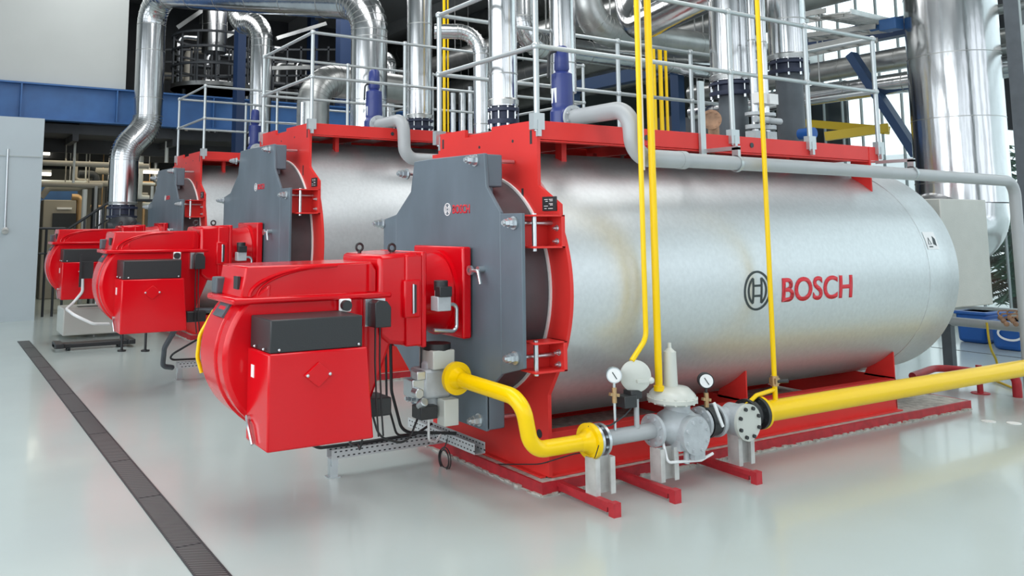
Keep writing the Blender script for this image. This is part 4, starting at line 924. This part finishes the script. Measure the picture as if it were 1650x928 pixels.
# ============================================================ FAR LEFT BAY
for i, (u0, u1, v, y, lab) in enumerate(((66, 80, 247, 22.5, 'leftmost upper strip lamp under the mezzanine'), (66, 82, 280, 21.0, 'leftmost lower strip lamp under the mezzanine'), (252, 312, 246, 21.5, 'bright strip lamp right of the far pipe, upper one'), (225, 255, 277, 22, 'bright strip lamp right of the far pipe, lower one'))):
    a = U(u0-(14 if i < 2 else 0), v, y=y); b = U(u1, v, y=y)
    L = root('strip_lamp', lab, 'lamp', a, 'strip lamps in the far bay')
    MB().box(a.x, b.x, y-.08, y+.08, a.z-.03, a.z+.03).part('tube', 'lamp', L); MB().cyl(((a.x+b.x)/2, y, a.z+.09), ((a.x+b.x)/2, y, 3.76), .01, seg=8).part('hanger_rod', 'post', L); MB().box(a.x, b.x, y-.1, y+.1, a.z+.035, a.z+.09).part('housing', 'post', L)
area('bay_lamp', (4.0, 22, 3.3), (0, 0, 0), 4, 4, 60, (1, .9, .7))
for i, (u0, u1, v, y, h, mt, lab) in enumerate(((66, 300, 215, 19.9, .07, 'grey', 'long pale conduit just under the mezzanine deck'), (66, 240, 262, 20.2, .16, 'beige', 'wide beige cable duct crossing the far bay'), (66, 165, 297, 20.6, .08, 'beige', 'lower beige conduit at the left of the far bay'), (100, 250, 293, 21, .07, 'cream', 'bright pale pipe crossing behind the far flue'))):
    a = U(u0, v, y=y); b = U(u1, v, y=y); MB().cyl((a.x-.5, y, a.z), (b.x, y, a.z), h/2 if mt != 'beige' else .06).cyl((a.x+.5, y, a.z), (a.x+.5, y, 3.76), .012, seg=8).cyl((b.x-.3, y, a.z), (b.x-.3, y, 3.76), .012, seg=8).thing('bay_conduit', mt, lab, 'conduit')
m = MB(); y = 21; m.tube([U(66, 318, y=y), U(78, 303, y=y), U(125, 303, y=y), U(142, 296, y=y), U(180, 296, y=y)], .07, 12, fil=.1); m.thing('bay_pipe', 'beige', 'beige stepped insulated pipe above the doorway in the far bay', 'pipe')
for i, (u, vt, vb, w_, y, mt, lab) in enumerate(((134, 305, 368, 8, 20, 'cream', 'pale vertical pipe left of the stair'), (152, 300, 368, 5, 20.5, 'grey', 'thin grey pipe beside the pale vertical pipe'), (160, 338, 368, 8, 19.6, 'clad', 'short silver cylinder behind the stair rail'), (118, 268, 295, 4, 20, 'cream', 'tiny white pipe drop near ceiling'), (268, 235, 262, 6, 19.8, 'cream', 'short pale drop pipe right of the far flue'), (244, 300, 340, 5, 19.5, 'cream', 'slim bright pipe behind the farthest boiler door, left'), (252, 300, 338, 5, 19.3, 'cream', 'slim bright pipe behind the farthest boiler door, right'))):
    a = U(u, vb, y=y); b = U(u, vt, y=y); MB().cyl((a.x, y, 0 if vb > 320 else a.z), (a.x, y, b.z if vb > 320 else 3.76), w_/2/ppm(a), seg=16).thing('bay_pipe', mt, lab, 'pipe')
# doorway cabinet
a = U(70, 330, y=23); b = U(123, 330, y=23); CB = root('control_cabinet', 'beige control cabinet standing in the far bay at left', 'cabinet', (a.x, 23, 0))
MB().box(a.x, b.x, 23, 23.6, 0, U(90, 322, y=23).z).part('body', 'beige', CB, bevel=.02)
q = U(102, 350, y=22.98); MB().box(q.x-.25, q.x+.3, 22.96, 23, q.z-.25, q.z+.1).part('screen', 'dark', CB)
q = U(102, 336, y=22.98); MB().box(q.x-.15, q.x+.2, 22.96, 23, q.z-.02, q.z+.03).part('label_strip', 'logo_wh', CB)
a = U(72, 312, y=24); b = U(125, 312, y=24); MB().box(a.x-.3, b.x, 24, 24.1, a.z-.25, a.z+.22).box(a.x-.3, a.x-.2, 24, 24.1, 0, a.z).box(b.x-.1, b.x, 24, 24.1, 0, a.z).thing('blue_sign_band', 'beam', 'blue band above the control cabinet in the far bay', 'band')
# black stair rail and barrier
S = root('stair', 'black steel stair with handrail rising behind the far burner', 'stair', (U(110, 360, y=18.9).x, 18.9, 0))
a = U(105, 372, y=18.9); b = U(182, 322, y=18.9)
MB().tube([a, b, b+Vector((1.2, 0, 0))], .03, 10, fil=.05).part('handrail', 'dark', S)
MB().bar(a+Vector((0, 0, -.35)), b+Vector((0, 0, -.35)), .05, .03).part('mid_rail', 'dark', S)
m = MB()
for k in range(6):
    t = a.lerp(b, k/5); m.cyl((t.x, t.y, max(0, t.z-1.1)), t, .025, seg=8)
m.part('baluster', 'dark', S)
m = MB().bar(a+Vector((0, 0, -1.1)), b+Vector((0, 0, -1.1)), .06, .25)
for k in range(12):
    t = a.lerp(b, k/11)+Vector((0, .4, -1.05)); m.box(t.x-.14, t.x+.14, t.y-.4, t.y+.4, t.z-.02, t.z+.02)
m.part('flight', 'dark', S)
a = U(60, 368, y=18.6); b = U(105, 368, y=18.6)
BR = root('low_barrier', 'black low barrier rail beside the partition', 'barrier', (a.x, 18.6, 0))
MB().cyl((a.x, 18.6, a.z), (b.x, 18.6, a.z), .025).cyl((a.x, 18.6, a.z-.5), (b.x, 18.6, a.z-.5), .02).part('rail', 'dark', BR)
m = MB()
for k in range(4): x = a.x+(b.x-a.x)*k/3; m.cyl((x, 18.6, 0), (x, 18.6, a.z), .025, seg=8)
m.part('post', 'dark', BR)
# upper dark bay: columns, diagonal, platform rails, ducts
for i, (u0, u1, y, lab) in enumerate(((383, 396, 18, 'navy steel column left of middle railing'), (548, 572, 20, 'navy steel column behind the middle boiler'), (500, 512, 24, 'navy steel column far behind middle boiler'))):
    a = U(u0, 100, y=y); b = U(u1, 100, y=y); MB().box(a.x, b.x, y, y+.3, 0 if i != 0 else 3, 8.5).thing('steel_column', 'navy', lab, 'column', 'navy columns in the background')
for i, (u0, v0, u1, v1, y, mt, lab) in enumerate(((285, 45, 330, 14, 21, 'clad_dull', 'thin grey diagonal rod at upper left, left piece'), (363, 60, 400, 38, 20.5, 'clad_dull', 'thin grey diagonal rod at upper left, right piece'), (445, 62, 525, 38, 22, 'clad_dull', 'grey cable tray slanting below the arching pipe'), (432, 110, 560, 108, 21, 'clad_dull', 'dull horizontal pipe in the dark bay'))):
    MB().bar(U(u0, v0, y=y), U(u1, v1, y=y), .1, .1).thing('brace', mt, lab, 'brace')
PR = root('platform_rail', 'dark platform railing in the upper left background', 'railing', U(270, 140, y=22)); m = MB()
for v in (80, 100, 122): m.bar(U(265, v, y=22), U(560, v, y=22), .05, .05)
for u in range(265, 560, 22): q = U(u, 75, y=22); m.bar(q, (q.x, q.y, 3.95), .05, .05)
m.part('rails', 'dark', PR)
ORD = 'first second third fourth fifth sixth seventh eighth ninth tenth eleventh twelfth thirteenth fourteenth fifteenth sixteenth seventeenth eighteenth'.split()
COL = {'clad_dull': 'dull grey', 'clad': 'shiny', 'dark': 'black', 'beige': 'beige', 'cream': 'pale', 'brass': 'brown'}
rg = random.Random(5)
for i in range(18):
    u = 270+i*16; v = rg.uniform(95, 140); y = rg.uniform(22.5, 24.5); a = U(u, v, y=y); h = rg.uniform(.25, .7); r_ = rg.uniform(.05, .12)
    if i % 3: m = MB().tube([(a.x, y, 3.95), (a.x, y, a.z+h), (a.x+.5, y, a.z+h)], r_, 14, fil=.2)
    else: m = MB().cyl((a.x-h, y, a.z), (a.x+h, y, a.z), r_, seg=14).cyl((a.x-h*.7, y, 3.95), (a.x-h*.7, y, a.z), .03).cyl((a.x+h*.7, y, 3.95), (a.x+h*.7, y, a.z), .03)
    mt = rg.choice(['clad_dull', 'clad', 'dark', 'dark', 'beige'])
    m.thing('valve_pipe', mt, '%s background pipe behind the dark platform railing, %s from the left' % (COL[mt], ORD[i]), 'pipe', 'background pipes behind the platform railing')
rg = random.Random(9)
for i in range(18):
    u = 112+i*8.6; v = rg.uniform(266, 340); y = rg.uniform(20.5, 24); a = U(u, v, y=y); h = rg.uniform(.15, .45); r_ = rg.uniform(.04, .085)
    k_ = i % 3; mt = rg.choice(['clad_dull', 'cream', 'dark', 'dark', 'beige', 'brass'])
    if k_ == 0: m = MB().cyl((a.x-h, y, a.z), (a.x+h, y, a.z), r_, seg=12).cyl((a.x, y, a.z), (a.x, y, 3.76), .015, seg=8)
    elif k_ == 1: m = MB().tube([(a.x, y, 3.76), (a.x, y, a.z), (a.x+h, y, a.z)], r_, 12, fil=.1)
    else: m = MB().tube([(a.x, y, 0), (a.x, y, a.z), (a.x-h, y, a.z)], r_, 12, fil=.1)
    m.thing('bay_pipe', mt, '%s pipework under the mezzanine, %s of its row from the left' % (COL[mt], ORD[i]), 'pipe', 'pipework under the mezzanine')

# ============================================================ FLOOR ITEMS AT LEFT
a = U(100, 562, z=0)
WB = root('white_cabinet', 'pale open box standing on the floor behind the middle burner', 'cabinet', U(160, 540, z=0))
c0 = U(100, 548, z=0); c1 = U(196, 545, z=0); zt = U(102, 498, y=c0.y).z
MB().box(c0.x, c1.x+.15, c0.y-.0, c0.y+.75, .06, zt).part('body', 'cream', WB, bevel=.02)
MB().box(c0.x+.25, c1.x-.25, c0.y+.2, c0.y+.4, zt-.001, zt+.004).part('slot', 'dark', WB)
TR = root('dolly', 'flat black wheeled dolly lying under the pale box', 'dolly', U(150, 560, z=0))
d0 = U(86, 560, z=.05); d1 = U(215, 552, z=.05)
MB().box(d0.x, d1.x, d0.y-.1, d0.y+.15, .04, .10).box(d0.x, d0.x+.12, d0.y-.2, d0.y+.2, .05, .12).box(d1.x-.1, d1.x, d0.y-.2, d0.y+.5, .05, .12).part('frame', 'black', TR, bevel=.01)
m = MB()
for x in (d0.x+.2, d1.x-.2):
    for y in (d0.y-.05, d0.y+.1): m.cyl((x-.02, y, .04), (x+.02, y, .04), .04)
m.part('wheel', 'dark', TR)
for u, vt_, vb_, lab in ((196, 536, 566, 'thin black support leg below the middle burner, left one'), (234, 533, 566, 'thin black support leg below the middle burner, right one')):
    p = U(u, vb_, z=0); zt = U(u, vt_, y=p.y).z; MB().cyl(p, (p.x, p.y, zt), .018).cyl(p, p+Vector((0, 0, .02)), .06).thing('support_leg', 'black', lab, 'leg', 'support legs under the middle burner')
m = MB().tube([U(133, 440, y=13.9), U(133, 470, y=13.9), U(118, 488, y=13.9), U(107, 498, y=13.7), U(120, 508, y=13.1), U(150, 522, y=13.1), U(175, 522, y=13.3)], .022, 10, fil=.12); m.thing('white_hose', 'logo_wh', 'white flexible hose curving from the far burner to the pale box', 'hose')
p = U(139, 438, y=13.6); MB().box(p.x-.08, p.x+.1, p.y, p.y+.1, p.z-.1, p.z+.15).box(p.x-.10, p.x-.07, p.y-.05, p.y, p.z-.22, p.z+.26).thing('control_unit', 'black', 'small black control unit with frame hanging on the far burner', 'control unit')

# ============================================================ PERFORATED CABLE TRAYS
def perf(p0, p1, w, h, label, leg=None, grp='perforated steel channels by the near boiler'):
    p0 = Vector(p0); p1 = Vector(p1); d = (p1-p0); L = d.length; d.normalize(); s_ = Vector((0, 0, 1)).cross(d).normalized(); up = Vector((0, 0, 1))
    R = root('cable_channel', label, 'cable channel', p0, grp); m = MB()
    for sg in (-1, 1): m.bar(p0+s_*sg*w/2, p1+s_*sg*w/2, .003, h)
    m.bar(p0-up*h/2, p1-up*h/2, w, .003)
    hs = MB(); t = .03
    while t < L-.02:
        for sg in (-1, 1):
            for zz, sh in ((.017, 0), (-.017, .02)):
                q = p0+s_*sg*(w/2)+up*zz+d*(t+sh); hs.bar(q-d*.009, q+d*.009, .0045, .009)
        t += .042
    ch_ = m.part('channel', 'chan', R, smooth=False); hs.part('slot', 'dark', ch_, smooth=False, stuff=True)
    if leg:
        q = p0+d*.03; g_ = MB(); g_.box(q.x-.03, q.x+.03, q.y-.022, q.y+.022, 0, q.z-h/2).box(q.x-.045, q.x+.045, q.y-.04, q.y+.04, 0, .008); g_.bar(q+Vector((0, 0, -h/2)), q+Vector((.0, 0, -h/2-.05)), .08, .05); g_.part('leg', 'zinc', R)
    return R
perf((2.58, 5.80, .165), (3.56, 5.80, .165), .09, .065, 'low perforated channel on a leg under the foreground burner', True)
perf((3.50, 6.20, .21), (3.50, 5.22, .21), .09, .075, 'perforated channel crossing in front of the near boiler base', None)
perf((2.60, 10.27, .17), (3.6, 10.27, .17), .09, .065, 'perforated channel on a leg under the middle burner', True)
# cables
def cable(pts, r, lab, mt='black', fil=.12, grp=None):
    return MB().tube(pts, r, 8, fil=fil).thing('cable', mt, lab, 'cable', grp)
cable([(2.66, 5.28, .54), (2.70, 5.25, .38), (2.92, 5.25, .30), (3.05, 5.3, .5), (3.06, 5.3, .95)], .008, 'black cable looping from junction box up to gas valve')
cable([(2.56, 5.26, .54), (2.60, 5.5, .30), (2.75, 5.75, .215), (3.3, 5.8, .215), (3.5, 5.9, .25)], .010, 'black cable running from junction box along the perforated channel')
cable([(2.64, 5.3, .55), (2.68, 5.5, .24), (2.80, 5.79, .21), (3.4, 5.82, .22)], .007, 'thin black cable dropping from junction box onto the channel')
cable([(2.98, 5.62, .98), (2.98, 5.60, .6), (3.1, 5.65, .28), (3.35, 5.6, .26), (3.48, 5.5, .26)], .012, 'thick black cable hanging behind the burner onto the crossing channel')
cable([(2.93, 5.60, .98), (2.93, 5.58, .55), (3.08, 5.7, .25), (3.3, 5.8, .22)], .009, 'second black cable hanging behind the burner')
cable([(3.06, 5.2, .5), (3.12, 5.3, .30), (3.30, 5.5, .22), (3.42, 5.6, .26)], .009, 'white cable from gas valve to the crossing channel', 'logo_wh')
cable([(2.30, 5.8, .32), (2.5, 5.8, .215), (2.9, 5.8, .21), (3.3, 5.8, .215)], .012, 'black cable lying in the low perforated channel')
cable([U(345, 500, y=9.7), U(300, 500, y=9.7), U(265, 560, y=9.9), U(262, 590, y=10.1), U(278, 592, y=10.2)], .03, 'grey corrugated hose curving under the middle burner', 'duct')
cable([U(330, 540, y=10.0), U(275, 572, y=10.1), U(275, 580, y=10.2), U(318, 578, y=10.27)], .012, 'thin dark cable beside the corrugated hose')
# small coil hanging from channel
q = U(715, 740, x=3.42); co = MB()
for k, rr_ in enumerate((.072, .06, .078)):
    co.tube([q+Vector((.01*k, rr_*math.cos(2*PI*j/28)+.005*k, rr_*1.05*math.sin(2*PI*j/28))) for j in range(29)], .005, 6, fil=0, cap=False)
co.tube([q+Vector((0, 0, .07)), q+Vector((.03, 0, .13)), q+Vector((.05, .0, .2))], .005, 6, fil=0)
co.thing('cable_coil', 'black', 'small coil of black cable hanging from the crossing channel', 'cable coil')
cable([(3.80, ys-.01, zs+.10), (3.97, ys-.03, .48), (4.1, ys-.03, .53), (4.2, ys-.03, .60)], .006, 'thin black cable from yellow flange to the small gas switch')
cable([U(800, 748, x=3.66), U(870, 748, x=3.70), U(945, 725, y=4.6), (3.80, ys-.05, zs-.13), (3.80, ys-.11, zs)], .004, 'thin black wire sweeping over the plinth to the yellow flange')
